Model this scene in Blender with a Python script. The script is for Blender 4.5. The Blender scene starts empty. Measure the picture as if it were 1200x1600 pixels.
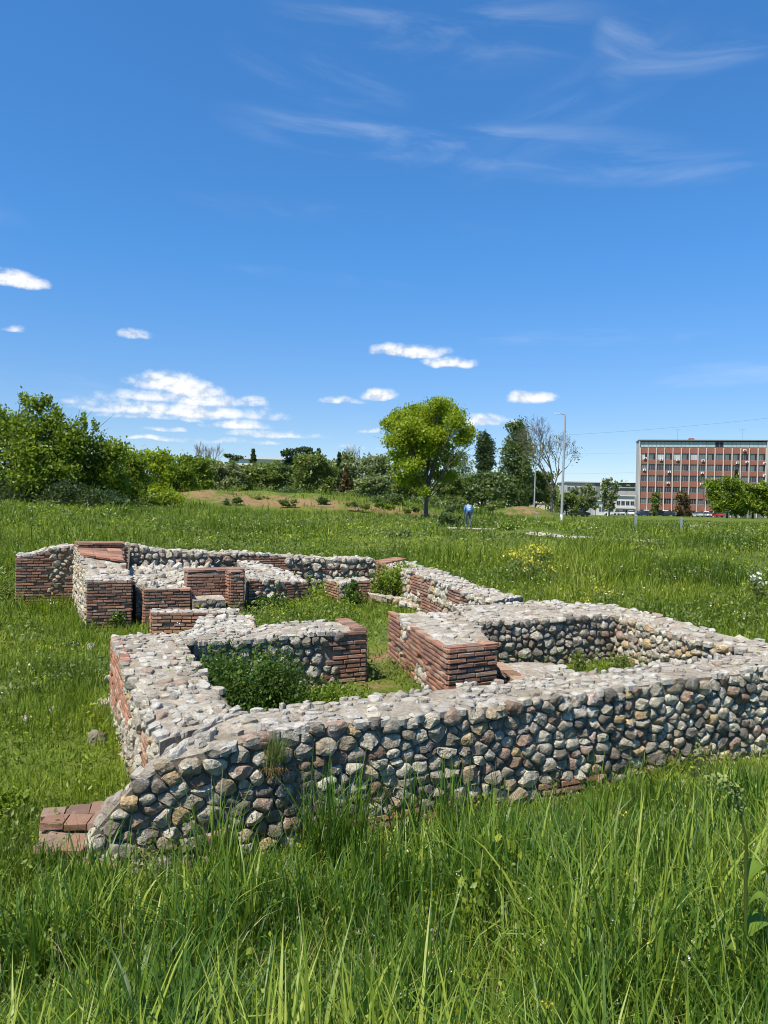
import bpy, math, random
import numpy as np
from mathutils import Matrix, Vector

random.seed(7)
rng = np.random.default_rng(11)
R = math.radians
scene = bpy.context.scene
COL = scene.collection

# ------------------------------------------------------------------ camera
CAM_Z = 3.0
cam_data = bpy.data.cameras.new('camera')
cam = bpy.data.objects.new('camera', cam_data)
COL.objects.link(cam)
cam_data.sensor_fit = 'VERTICAL'
cam_data.sensor_height = 24.0
cam_data.lens = 18.0
cam_data.clip_start = 0.05
cam_data.clip_end = 6000.0
CAM_M = Matrix.Translation((0, 0, CAM_Z)) @ Matrix.Rotation(R(90 - 0.478), 4, 'X') @ Matrix.Rotation(R(1.2), 4, 'Z')
cam.matrix_world = CAM_M
scene.camera = cam

# ------------------------------------------------------------------ daylight
SUN_TO = Vector((-0.66 * math.cos(R(58)), -0.751 * math.cos(R(58)), math.sin(R(58)))).normalized()
sun_d = bpy.data.lights.new('sun', 'SUN')
sun_d.energy = 5.0
sun_d.angle = R(0.55)
sun_d.color = (1.0, 0.93, 0.80)
sun = bpy.data.objects.new('sun', sun_d)
sun.rotation_euler = SUN_TO.to_track_quat('Z', 'Y').to_euler()
sun.location = (-30, -15, 60)
COL.objects.link(sun)

world = bpy.data.worlds.new('World')
scene.world = world
world.use_nodes = True
scene.view_settings.view_transform = 'Standard'
scene.view_settings.look = 'None'
scene.view_settings.exposure = 0.56
scene.view_settings.gamma = 1.0
scene.view_settings.use_curve_mapping = False
scene.cycles.max_bounces = 6
scene.cycles.diffuse_bounces = 3
scene.cycles.transmission_bounces = 4
scene.cycles.transparent_max_bounces = 8
scene.cycles.use_denoising = True
scene.cycles.filter_width = 1.0
scene.cycles.sample_clamp_indirect = 6.0


class NT:
    """small helper to wire shader nodes"""
    def __init__(self, tree):
        self.t = tree
        self.n = tree.nodes
        self.l = tree.links

    def new(self, typ, **kw):
        n = self.n.new(typ)
        for k, v in kw.items():
            setattr(n, k, v)
        return n

    def link(self, a, b):
        self.l.new(a, b)

    def val(self, sock, v):
        if isinstance(v, bpy.types.NodeSocket):
            self.l.new(v, sock)
        else:
            sock.default_value = v

    def math(self, op, a, b=None, clamp=False):
        n = self.n.new('ShaderNodeMath')
        n.operation = op
        n.use_clamp = clamp
        self.val(n.inputs[0], a)
        if b is not None:
            self.val(n.inputs[1], b)
        return n.outputs[0]

    def vmath(self, op, a, b=None):
        n = self.n.new('ShaderNodeVectorMath')
        n.operation = op
        self.val(n.inputs[0], a)
        if b is not None:
            self.val(n.inputs[1], b)
        return n

    def noise(self, vec, scale, detail=4, rough=0.55, dist=0.0):
        n = self.n.new('ShaderNodeTexNoise')
        n.inputs['Scale'].default_value = scale
        n.inputs['Detail'].default_value = detail
        n.inputs['Roughness'].default_value = rough
        n.inputs['Distortion'].default_value = dist
        if vec is not None:
            self.l.new(vec, n.inputs['Vector'])
        return n

    def ramp(self, fac, stops, interp='LINEAR'):
        n = self.n.new('ShaderNodeValToRGB')
        n.color_ramp.interpolation = interp
        el = n.color_ramp.elements
        el[0].position, el[0].color = stops[0][0], (*stops[0][1], 1)
        el[1].position, el[1].color = stops[-1][0], (*stops[-1][1], 1)
        for p, c in stops[1:-1]:
            e = el.new(p)
            e.color = (*c, 1)
        self.l.new(fac, n.inputs[0])
        return n.outputs[0]

    def mix(self, fac, a, b, mode='MIX'):
        n = self.n.new('ShaderNodeMix')
        n.data_type = 'RGBA'
        n.blend_type = mode
        n.clamp_factor = True
        self.val(n.inputs[0], fac)
        for s, v in ((n.inputs[6], a), (n.inputs[7], b)):
            if isinstance(v, bpy.types.NodeSocket):
                self.l.new(v, s)
            else:
                s.default_value = (*v, 1) if len(v) == 3 else v
        return n.outputs[2]

    def smooth(self, v, lo, hi, a=0.0, b=1.0):
        n = self.n.new('ShaderNodeMapRange')
        n.interpolation_type = 'SMOOTHSTEP'
        self.val(n.inputs['Value'], v)
        n.inputs['From Min'].default_value = lo
        n.inputs['From Max'].default_value = hi
        n.inputs['To Min'].default_value = a
        n.inputs['To Max'].default_value = b
        return n.outputs[0]


def pix_dir(px, py):
    """direction in the world of a point of the 1200x1600 photograph"""
    v = Vector(((px - 600) / 1200.0, -(py - 800) / 1200.0, -1.0))
    return (CAM_M.to_3x3() @ v)


def at_z(px, py, z):
    d = pix_dir(px, py)
    t = (z - CAM_Z) / d.z
    return Vector((d.x * t, d.y * t, z))


def at_y(px, py, y):
    d = pix_dir(px, py)
    t = y / d.y
    return Vector((d.x * t, y, CAM_Z + d.z * t))


# ------------------------------------------------------------------ sky: clear blue, wisps high up, small cumulus low down
def build_sky():
    w = NT(world.node_tree)
    w.n.clear()
    out = w.new('ShaderNodeOutputWorld')
    bg = w.new('ShaderNodeBackground')
    sky = w.new('ShaderNodeTexSky', sky_type='NISHITA')
    sky.sun_disc = False
    sky.sun_elevation = R(58)
    sky.sun_rotation = math.atan2(SUN_TO.x, SUN_TO.y)
    sky.altitude = 300
    sky.air_density = 1.0
    sky.dust_density = 0.0
    sky.ozone_density = 3.0
    tc = w.new('ShaderNodeTexCoord')
    vec = w.vmath('NORMALIZE', tc.outputs['Generated']).outputs[0]
    sep = w.new('ShaderNodeSeparateXYZ')
    w.link(vec, sep.inputs[0])
    X, Y, Z = sep.outputs
    # azimuth / elevation in radians (azimuth 0 = +Y)
    az = w.math('ARCTAN2', X, Y)
    el = w.math('ARCSINE', Z)
    comb = w.new('ShaderNodeCombineXYZ')
    w.link(az, comb.inputs[0])
    w.link(el, comb.inputs[1])
    ae = comb.outputs[0]
    # billowing noise that eats into the cloud outlines
    st = w.vmath('MULTIPLY', ae, (1.0, 1.35, 1.0)).outputs[0]
    n_big = w.noise(st, 34, 7, 0.58).outputs['Fac']
    n_lit = w.noise(w.vmath('ADD', st, (-0.0035, 0.0085, 0.0)).outputs[0], 34, 7, 0.58).outputs['Fac']
    warp = w.vmath('SUBTRACT', w.noise(ae, 22, 2, 0.5).outputs['Color'], (0.5, 0.5, 0.5)).outputs[0]
    aew = w.vmath('ADD', ae, w.vmath('MULTIPLY', warp, (0.030, 0.012, 0)).outputs[0]).outputs[0]
    sp = w.new('ShaderNodeSeparateXYZ')
    w.link(aew, sp.inputs[0])

    def ae_of(px, py):
        d = pix_dir(px, py).normalized()
        return math.atan2(d.x, d.y), math.asin(d.z)

    def blob(px, py, rx, ry, dens=1.0, flat=2.2):
        a0, e0 = ae_of(px, py)
        dx = w.math('DIVIDE', w.math('SUBTRACT', sp.outputs[0], a0), rx / 1200.0)
        dy = w.math('DIVIDE', w.math('SUBTRACT', sp.outputs[1], e0), ry / 1200.0)
        # flatter underside: stretch below the centre
        dyb = w.math('MAXIMUM', dy, w.math('MULTIPLY', dy, -flat))
        r2 = w.math('ADD', w.math('MULTIPLY', dx, dx), w.math('MULTIPLY', dyb, dyb))
        v = w.math('SUBTRACT', 1.0, r2)
        m = w.math('MULTIPLY', w.math('MAXIMUM', w.math('ADD', v, 0.5), 0.0), dens)
        return m, dy

    blobs = [  # px, py, half width, half height, density
        (28, 440, 48, 17, 1.0), (16, 516, 15, 9, 0.85), (212, 525, 32, 12, 0.9), (160, 517, 12, 5, 0.35),
        (640, 552, 68, 17, 1.0), (705, 568, 48, 13, 1.0), (590, 618, 34, 13, 0.95), (535, 626, 44, 9, 0.7), (830, 624, 38, 14, 1.0),
        (262, 602, 64, 24, 1.0), (305, 612, 52, 20, 1.0), (240, 622, 90, 16, 0.8), (380, 624, 38, 8, 0.7), (165, 625, 60, 12, 0.55),
        (300, 645, 150, 18, 0.95), (200, 640, 90, 16, 0.8), (330, 628, 90, 16, 0.9), (130, 630, 60, 10, 0.6), (240, 652, 85, 10, 0.7), (372, 665, 56, 12, 0.85), (430, 680, 90, 10, 0.75), (255, 673, 36, 7, 0.75),
        (250, 688, 50, 6, 0.7), (345, 690, 60, 7, 0.6), (750, 662, 48, 15, 0.9), (578, 676, 24, 6, 0.8), (415, 692, 30, 6, 0.7),
        (560, 700, 70, 6, 0.4), (900, 735, 60, 8, 0.3),
        # further round, where this camera does not look
        (-300, 600, 90, 24, 1.0), (-420, 560, 50, 16, 0.9), (1500, 610, 120, 26, 0.9), (1700, 560, 60, 18, 0.9), (-700, 640, 140, 22, 0.8),
    ]
    mask = None
    shade = None
    for b in blobs:
        m, dy = blob(*b)
        mask = m if mask is None else w.math('MAXIMUM', mask, m)
    # wisps
    def wisp(px, py, rx, ry, tilt, dens, sc):
        a0, e0 = ae_of(px, py)
        dx = w.math('SUBTRACT', az, a0)
        dy = w.math('SUBTRACT', el, e0)
        c, s = math.cos(tilt), math.sin(tilt)
        u = w.math('ADD', w.math('MULTIPLY', dx, c), w.math('MULTIPLY', dy, s))
        v = w.math('SUBTRACT', w.math('MULTIPLY', dy, c), w.math('MULTIPLY', dx, s))
        cv = w.new('ShaderNodeCombineXYZ')
        w.link(w.math('MULTIPLY', u, 3.0), cv.inputs[0])
        w.link(w.math('MULTIPLY', v, 15.0), cv.inputs[1])
        cv.inputs[2].default_value = px * 0.013
        n = w.noise(cv.outputs[0], sc, 7, 0.6, 0.55)
        uu = w.math('DIVIDE', u, rx / 1200.0)
        vv = w.math('DIVIDE', v, ry / 1200.0)
        r2 = w.math('ADD', w.math('MULTIPLY', uu, uu), w.math('MULTIPLY', vv, vv))
        env = w.smooth(w.math('SUBTRACT', 1.0, r2), 0.0, 0.9, 0, 1)
        nn = w.smooth(n.outputs['Fac'], 0.40, 0.78, 0, dens)
        return w.math('MULTIPLY', env, nn)
    wl = [(700, 228, 400, 46, -0.07, 0.40, 1.6), (960, 258, 260, 34, -0.10, 0.38, 1.5), (1110, 75, 190, 32, 0.03, 0.40, 1.5), (985, 45, 60, 80, -0.35, 0.40, 1.4),
          (700, 50, 320, 60, -0.05, 0.30, 1.6), (500, 115, 170, 50, -0.2, 0.24, 1.6), (1140, 585, 130, 22, 0.03, 0.42, 2.0), (900, 527, 240, 16, -0.02, 0.26, 2.0),
          (500, 435, 180, 14, -0.06, 0.16, 2.0), (560, 350, 330, 26, -0.08, 0.10, 1.8), (900, 170, 220, 60, 0.4, 0.17, 1.5), (60, 600, 160, 24, 0, 0.3, 2.0),
          (1800, 250, 400, 80, 0.1, 0.4, 1.7), (-500, 200, 400, 80, -0.1, 0.4, 1.7)]
    wm = None
    for b in wl:
        m = wisp(*b)
        wm = m if wm is None else w.math('MAXIMUM', wm, m)
    # cloud lightness: sunlit tops, greyer hollows
    dens_ = w.math('ADD', mask, w.math('MULTIPLY', w.math('MULTIPLY', w.math('SUBTRACT', n_big, 0.5), 2.2), w.smooth(mask, 0.0, 0.35)))
    mk = w.smooth(dens_, 0.38, 1.55, 0.0, 0.97)
    rel = w.math('SUBTRACT', n_lit, n_big)
    ccol = w.ramp(w.math('ADD', w.math('MULTIPLY', rel, -3.4), 0.60), [(0.25, (0.66, 0.73, 0.84)), (0.52, (0.88, 0.91, 0.96)), (0.72, (1.0, 1.0, 1.0))])
    cs = w.vmath('SCALE', ccol)
    cs.inputs['Scale'].default_value = 9.8
    # the clear sky: a deeper blue overhead than the model gives
    gain = w.ramp(w.math('ABSOLUTE', Z), [(0.0, (0.95, 1.0, 1.20)), (0.10, (0.82, 1.0, 1.25)), (0.30, (0.60, 1.20, 1.66)), (0.62, (0.58, 1.32, 1.86)), (1.0, (0.75, 1.15, 1.45))])
    clear = w.vmath('MULTIPLY', sky.outputs[0], gain)
    thin = w.math('MULTIPLY', wm, 0.5)
    c1 = w.mix(thin, clear.outputs[0], (8.2, 9.0, 9.9))
    c2 = w.mix(mk, c1, cs.outputs[0])
    w.link(c2, bg.inputs['Color'])
    bg.inputs['Strength'].default_value = 0.0735
    w.link(bg.outputs[0], out.inputs[0])


build_sky()


# ------------------------------------------------------------------ small library
def tag(o, label=None, cat=None, group=None, kind=None):
    if label:
        o['label'] = label
    if cat:
        o['category'] = cat
    if group:
        o['group'] = group
    if kind:
        o['kind'] = kind
    return o


def empty(name, loc, label=None, cat=None, group=None, rz=0.0):
    o = bpy.data.objects.new(name, None)
    o.empty_display_size = 0.3
    o.location = loc
    o.rotation_euler = (0, 0, rz)
    COL.objects.link(o)
    return tag(o, label, cat, group)


def put(name, me, parent=None, loc=(0, 0, 0), rot=None, scale=None):
    o = bpy.data.objects.new(name, me)
    o.location = loc
    if rot is not None:
        o.rotation_euler = rot
    if scale is not None:
        o.scale = scale
    if parent is not None:
        o.parent = parent
    COL.objects.link(o)
    return o


def np_mesh(name, V, F, mat=None, smooth=False, col=None, colname='tint'):
    """V (n,3), F (m,k) with one k; col (n,) or (n,3) per vertex"""
    V = np.asarray(V, dtype=np.float32)
    F = np.asarray(F, dtype=np.int32)
    me = bpy.data.meshes.new(name)
    m, k = F.shape
    me.vertices.add(len(V))
    me.vertices.foreach_set('co', V.ravel())
    me.loops.add(m * k)
    me.loops.foreach_set('vertex_index', F.ravel())
    me.polygons.add(m)
    me.polygons.foreach_set('loop_start', np.arange(0, m * k, k, dtype=np.int32))
    me.polygons.foreach_set('loop_total', np.full(m, k, dtype=np.int32))
    if smooth:
        me.polygons.foreach_set('use_smooth', np.ones(m, dtype=bool))
    if col is not None:
        col = np.asarray(col, dtype=np.float32)
        if col.ndim == 1:
            a = me.attributes.new(colname, 'FLOAT', 'POINT')
            a.data.foreach_set('value', col)
        else:
            a = me.attributes.new(colname, 'FLOAT_COLOR', 'POINT')
            c4 = np.ones((len(col), 4), dtype=np.float32)
            c4[:, :3] = col
            a.data.foreach_set('color', c4.ravel())
    me.update(calc_edges=True)
    if mat is not None:
        me.materials.append(mat)
    return me


class MB:
    """collects simple solids in one mesh"""
    def __init__(self):
        self.v, self.f = [], []

    def add(self, vs, fs):
        b = len(self.v)
        self.v += [tuple(v) for v in vs]
        self.f += [tuple(b + i for i in f) for f in fs]

    def box(self, x0, x1, y0, y1, z0, z1):
        self.add([(x0, y0, z0), (x1, y0, z0), (x1, y1, z0), (x0, y1, z0), (x0, y0, z1), (x1, y0, z1), (x1, y1, z1), (x0, y1, z1)],
                 [(3, 2, 1, 0), (4, 5, 6, 7), (0, 1, 5, 4), (1, 2, 6, 5), (2, 3, 7, 6), (3, 0, 4, 7)])

    def tube(self, pts, rads, n=6, cap=True):
        pts = [Vector(p) for p in pts]
        rings = []
        b = len(self.v)
        for i, p in enumerate(pts):
            t = (pts[min(i + 1, len(pts) - 1)] - pts[max(i - 1, 0)])
            t = t.normalized() if t.length > 1e-9 else Vector((0, 0, 1))
            a = Vector((1, 0, 0)) if abs(t.x) < 0.8 else Vector((0, 1, 0))
            u = t.cross(a).normalized()
            w = t.cross(u)
            for k in range(n):
                an = 2 * math.pi * k / n
                self.v.append(tuple(p + (u * math.cos(an) + w * math.sin(an)) * rads[i]))
        for i in range(len(pts) - 1):
            for k in range(n):
                k2 = (k + 1) % n
                self.f.append((b + i * n + k, b + i * n + k2, b + (i + 1) * n + k2, b + (i + 1) * n + k))
        if cap:
            self.f.append(tuple(b + k for k in range(n))[::-1])
            self.f.append(tuple(b + (len(pts) - 1) * n + k for k in range(n)))

    def lathe(self, prof, n=12, loc=(0, 0, 0)):
        b = len(self.v)
        for r, z in prof:
            for k in range(n):
                a = 2 * math.pi * k / n
                self.v.append((loc[0] + r * math.cos(a), loc[1] + r * math.sin(a), loc[2] + z))
        for i in range(len(prof) - 1):
            for k in range(n):
                k2 = (k + 1) % n
                self.f.append((b + i * n + k, b + i * n + k2, b + (i + 1) * n + k2, b + (i + 1) * n + k))
        self.f.append(tuple(b + k for k in range(n))[::-1])
        self.f.append(tuple(b + (len(prof) - 1) * n + k for k in range(n)))

    def mesh(self, name, mat=None, smooth=False):
        me = bpy.data.meshes.new(name)
        me.from_pydata(self.v, [], self.f)
        if smooth:
            me.polygons.foreach_set('use_smooth', [True] * len(me.polygons))
        if mat is not None:
            me.materials.append(mat)
        me.update()
        return me

    def build(self, name, mat=None, parent=None, loc=(0, 0, 0), smooth=False, rot=None):
        return put(name, self.mesh(name, mat, smooth), parent, loc, rot)


def sstep(x, a, b):
    t = np.clip((np.asarray(x, dtype=float) - a) / (b - a), 0, 1)
    return t * t * (3 - 2 * t)


_perm = np.random.default_rng(5).random((256, 256))


def vnoise(x, y):
    """smooth value noise, about 0..1"""
    x = np.asarray(x, dtype=float)
    y = np.asarray(y, dtype=float)
    xi, yi = np.floor(x).astype(int), np.floor(y).astype(int)
    fx, fy = x - xi, y - yi
    fx, fy = fx * fx * (3 - 2 * fx), fy * fy * (3 - 2 * fy)
    a = _perm[xi % 256, yi % 256]
    b = _perm[(xi + 1) % 256, yi % 256]
    c = _perm[xi % 256, (yi + 1) % 256]
    d = _perm[(xi + 1) % 256, (yi + 1) % 256]
    return (a * (1 - fx) + b * fx) * (1 - fy) + (c * (1 - fx) + d * fx) * fy


def fbm(x, y, o=4):
    s, a, t = 0.0, 1.0, 0.0
    for i in range(o):
        s = s + a * vnoise(np.asarray(x) * 2 ** i + 17.3 * i, np.asarray(y) * 2 ** i + 9.1 * i)
        t += a
        a *= 0.5
    return s / t

# ------------------------------------------------------------------ materials
def new_mat(name):
    m = bpy.data.materials.new(name)
    m.use_nodes = True
    t = NT(m.node_tree)
    t.n.clear()
    out = t.new('ShaderNodeOutputMaterial')
    p = t.new('ShaderNodeBsdfPrincipled')
    t.link(p.outputs[0], out.inputs[0])
    return m, t, p, out


def bump(t, p, h, strength, dist):
    b = t.new('ShaderNodeBump')
    b.inputs['Strength'].default_value = strength
    b.inputs['Distance'].default_value = dist
    t.link(h, b.inputs['Height'])
    t.link(b.outputs[0], p.inputs['Normal'])


def flat_mat(name, col, rough=0.6, metal=0.0, var=0.12, scale=6.0):
    m, t, p, out = new_mat(name)
    tc = t.new('ShaderNodeTexCoord')
    n = t.noise(tc.outputs['Object'], scale, 5, 0.6)
    c = t.mix(n.outputs['Fac'], tuple(v * (1 - var) for v in col), tuple(min(1, v * (1 + var)) for v in col))
    t.link(c, p.inputs['Base Color'])
    p.inputs['Roughness'].default_value = rough
    p.inputs['Metallic'].default_value = metal
    return m


def stone_mat():
    m, t, p, out = new_mat('field_stone')
    at = t.new('ShaderNodeAttribute', attribute_name='tint')
    geo = t.new('ShaderNodeNewGeometry')
    pos = geo.outputs['Position']
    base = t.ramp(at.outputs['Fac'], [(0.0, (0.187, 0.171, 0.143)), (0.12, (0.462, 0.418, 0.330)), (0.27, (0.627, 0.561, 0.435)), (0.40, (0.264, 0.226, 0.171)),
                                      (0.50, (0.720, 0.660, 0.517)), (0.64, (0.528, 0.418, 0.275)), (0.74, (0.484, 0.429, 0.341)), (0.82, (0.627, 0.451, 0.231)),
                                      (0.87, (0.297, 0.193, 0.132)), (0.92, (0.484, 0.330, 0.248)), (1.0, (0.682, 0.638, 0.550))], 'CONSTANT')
    n1 = t.noise(pos, 14, 6, 0.65)
    n2 = t.noise(pos, 55, 6, 0.7)
    n3 = t.noise(pos, 5.5, 3, 0.6)
    c = t.mix(t.smooth(n1.outputs['Fac'], 0.35, 0.68), t.mix(0.62, base, (0.12, 0.105, 0.085)), base)
    # pale lichen and lime
    c = t.mix(t.math('MULTIPLY', t.smooth(n3.outputs['Fac'], 0.52, 0.66), t.smooth(n2.outputs['Fac'], 0.42, 0.6)), c, (0.60, 0.58, 0.52))
    c = t.mix(t.math('MULTIPLY', t.smooth(n2.outputs['Fac'], 0.58, 0.70), 0.7), c, (0.15, 0.14, 0.12))
    t.link(c, p.inputs['Base Color'])
    p.inputs['Roughness'].default_value = 0.9
    p.inputs['Specular IOR Level'].default_value = 0.25
    h = t.math('ADD', t.math('MULTIPLY', n1.outputs['Fac'], 1.0), t.math('MULTIPLY', n2.outputs['Fac'], 0.45))
    bump(t, p, h, 1.0, 0.048)
    return m


def coping_mat():
    m, t, p, out = new_mat('bleached_stone')
    at = t.new('ShaderNodeAttribute', attribute_name='tint')
    geo = t.new('ShaderNodeNewGeometry')
    pos = geo.outputs['Position']
    base = t.ramp(at.outputs['Fac'], [(0.0, (0.480, 0.456, 0.403)), (0.25, (0.547, 0.518, 0.456)), (0.45, (0.422, 0.393, 0.340)), (0.60, (0.595, 0.566, 0.499)),
                                      (0.74, (0.480, 0.432, 0.340)), (0.84, (0.326, 0.288, 0.240)), (0.91, (0.422, 0.316, 0.240)), (0.95, (0.556, 0.518, 0.403)), (1.0, (0.528, 0.499, 0.451))], 'CONSTANT')
    n1 = t.noise(pos, 16, 6, 0.65)
    n2 = t.noise(pos, 70, 6, 0.7)
    c = t.mix(t.smooth(n1.outputs['Fac'], 0.36, 0.62), t.mix(0.45, base, (0.22, 0.20, 0.17)), base)
    c = t.mix(t.math('MULTIPLY', t.smooth(n2.outputs['Fac'], 0.57, 0.68), 0.65), c, (0.20, 0.18, 0.155))
    n0 = t.noise(pos, 1.7, 5, 0.6)
    c = t.mix(t.math('MULTIPLY', t.smooth(n0.outputs['Fac'], 0.50, 0.64), 0.55), c, (0.25, 0.205, 0.15))
    t.link(c, p.inputs['Base Color'])
    p.inputs['Roughness'].default_value = 0.92
    p.inputs['Specular IOR Level'].default_value = 0.2
    h = t.math('ADD', t.math('MULTIPLY', n1.outputs['Fac'], 1.0), t.math('MULTIPLY', n2.outputs['Fac'], 0.5))
    bump(t, p, h, 1.0, 0.034)
    return m


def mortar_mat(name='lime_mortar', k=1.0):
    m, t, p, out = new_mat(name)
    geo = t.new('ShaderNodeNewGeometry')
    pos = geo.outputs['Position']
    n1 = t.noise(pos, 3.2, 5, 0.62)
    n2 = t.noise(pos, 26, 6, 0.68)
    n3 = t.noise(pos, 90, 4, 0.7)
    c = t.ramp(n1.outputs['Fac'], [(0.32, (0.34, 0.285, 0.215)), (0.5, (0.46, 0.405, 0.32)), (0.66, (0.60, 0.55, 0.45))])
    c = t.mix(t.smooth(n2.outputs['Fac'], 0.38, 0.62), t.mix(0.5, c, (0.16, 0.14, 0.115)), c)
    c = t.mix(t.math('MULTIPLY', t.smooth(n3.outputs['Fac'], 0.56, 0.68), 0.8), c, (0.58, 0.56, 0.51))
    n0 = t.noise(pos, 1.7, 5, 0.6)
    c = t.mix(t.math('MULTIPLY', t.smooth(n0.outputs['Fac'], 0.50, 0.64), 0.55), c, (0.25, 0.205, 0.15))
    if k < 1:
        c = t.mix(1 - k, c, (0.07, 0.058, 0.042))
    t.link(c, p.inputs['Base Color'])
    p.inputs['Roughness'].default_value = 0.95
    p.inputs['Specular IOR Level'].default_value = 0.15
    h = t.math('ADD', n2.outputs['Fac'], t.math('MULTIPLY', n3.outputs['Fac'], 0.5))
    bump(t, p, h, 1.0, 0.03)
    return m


def brick_mat(name='fired_brick', dark=1.0):
    m, t, p, out = new_mat(name)
    oi = t.new('ShaderNodeObjectInfo')
    geo = t.new('ShaderNodeNewGeometry')
    pos = geo.outputs['Position']
    base = t.ramp(oi.outputs['Random'], [(0.0, (0.32, 0.150, 0.095)), (0.2, (0.25, 0.125, 0.085)), (0.38, (0.37, 0.19, 0.12)), (0.55, (0.21, 0.115, 0.082)),
                                         (0.7, (0.32, 0.17, 0.115)), (0.85, (0.35, 0.23, 0.16)), (1.0, (0.19, 0.12, 0.09))], 'CONSTANT')
    n1 = t.noise(pos, 11, 5, 0.65)
    n2 = t.noise(pos, 60, 5, 0.7)
    c = t.mix(t.math('MULTIPLY', t.smooth(n1.outputs['Fac'], 0.52, 0.72), 0.6), base, (0.44, 0.36, 0.28))
    c = t.mix(t.math('MULTIPLY', t.smooth(n1.outputs['Fac'], 0.46, 0.30), 0.6), c, (0.12, 0.085, 0.065))
    c = t.mix(t.math('MULTIPLY', t.smooth(n2.outputs['Fac'], 0.54, 0.70), 0.6), c, (0.15, 0.085, 0.06))
    if dark != 1.0:
        c = t.mix(1 - dark, c, (0.10, 0.085, 0.07))
    t.link(c, p.inputs['Base Color'])
    p.inputs['Roughness'].default_value = 0.88
    p.inputs['Specular IOR Level'].default_value = 0.2
    bump(t, p, t.math('ADD', n1.outputs['Fac'], n2.outputs['Fac']), 0.7, 0.008)
    return m


def leaf_mat(name, c_dark, c_mid, c_light, trans=0.35, rough=0.45, spec=0.35):
    """foliage or grass; 'tint' runs from a dark to a light kind of leaf"""
    m, t, p, out = new_mat(name)
    at = t.new('ShaderNodeAttribute', attribute_name='tint')
    c = t.ramp(at.outputs['Fac'], [(0.0, c_dark), (0.5, c_mid), (1.0, c_light)])
    t.link(c, p.inputs['Base Color'])
    p.inputs['Roughness'].default_value = rough
    p.inputs['Specular IOR Level'].default_value = spec
    tr = t.new('ShaderNodeBsdfTranslucent')
    tc = t.mix(0.5, c, (0.30, 0.42, 0.03), 'MIX')
    t.link(tc, tr.inputs['Color'])
    mx = t.new('ShaderNodeMixShader')
    mx.inputs[0].default_value = trans
    t.link(p.outputs[0], mx.inputs[1])
    t.link(tr.outputs[0], mx.inputs[2])
    t.link(mx.outputs[0], out.inputs[0])
    return m


def bark_mat(name, a, b, scale=9.0):
    m, t, p, out = new_mat(name)
    tc = t.new('ShaderNodeTexCoord')
    mp = t.new('ShaderNodeMapping')
    mp.inputs['Scale'].default_value = (1, 1, 0.25)
    t.link(tc.outputs['Object'], mp.inputs['Vector'])
    n = t.noise(mp.outputs[0], scale, 6, 0.7)
    t.link(t.ramp(n.outputs['Fac'], [(0.35, a), (0.65, b)]), p.inputs['Base Color'])
    p.inputs['Roughness'].default_value = 0.9
    bump(t, p, n.outputs['Fac'], 0.8, 0.03)
    return m


def ground_mat():
    m, t, p, out = new_mat('meadow_soil')
    geo = t.new('ShaderNodeNewGeometry')
    pos = geo.outputs['Position']
    at = t.new('ShaderNodeAttribute', attribute_name='tint')     # bare soil, 0..1
    n1 = t.noise(pos, 0.35, 5, 0.6)
    n2 = t.noise(pos, 7.0, 6, 0.7)
    n3 = t.noise(pos, 0.045, 4, 0.6)
    g = t.ramp(n2.outputs['Fac'], [(0.30, (0.034, 0.050, 0.011)), (0.5, (0.075, 0.110, 0.018)), (0.7, (0.125, 0.150, 0.032))])
    g = t.mix(t.smooth(n1.outputs['Fac'], 0.42, 0.66), g, (0.12, 0.16, 0.022))
    g = t.mix(t.math('MULTIPLY', t.smooth(n3.outputs['Fac'], 0.5, 0.66), 0.6), g, (0.16, 0.185, 0.03))
    s = t.ramp(n2.outputs['Fac'], [(0.3, (0.15, 0.085, 0.045)), (0.5, (0.23, 0.140, 0.078)), (0.72, (0.31, 0.21, 0.125))])
    sm = t.smooth(t.math('ADD', at.outputs['Fac'], t.math('MULTIPLY', t.math('SUBTRACT', t.noise(pos, 0.9, 8, 0.72).outputs['Fac'], 0.55), 3.2)), 0.18, 0.85)
    t.link(t.mix(sm, g, s), p.inputs['Base Color'])
    p.inputs['Roughness'].default_value = 0.95
    p.inputs['Specular IOR Level'].default_value = 0.1
    bump(t, p, n2.outputs['Fac'], 0.8, 0.06)
    return m


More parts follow.
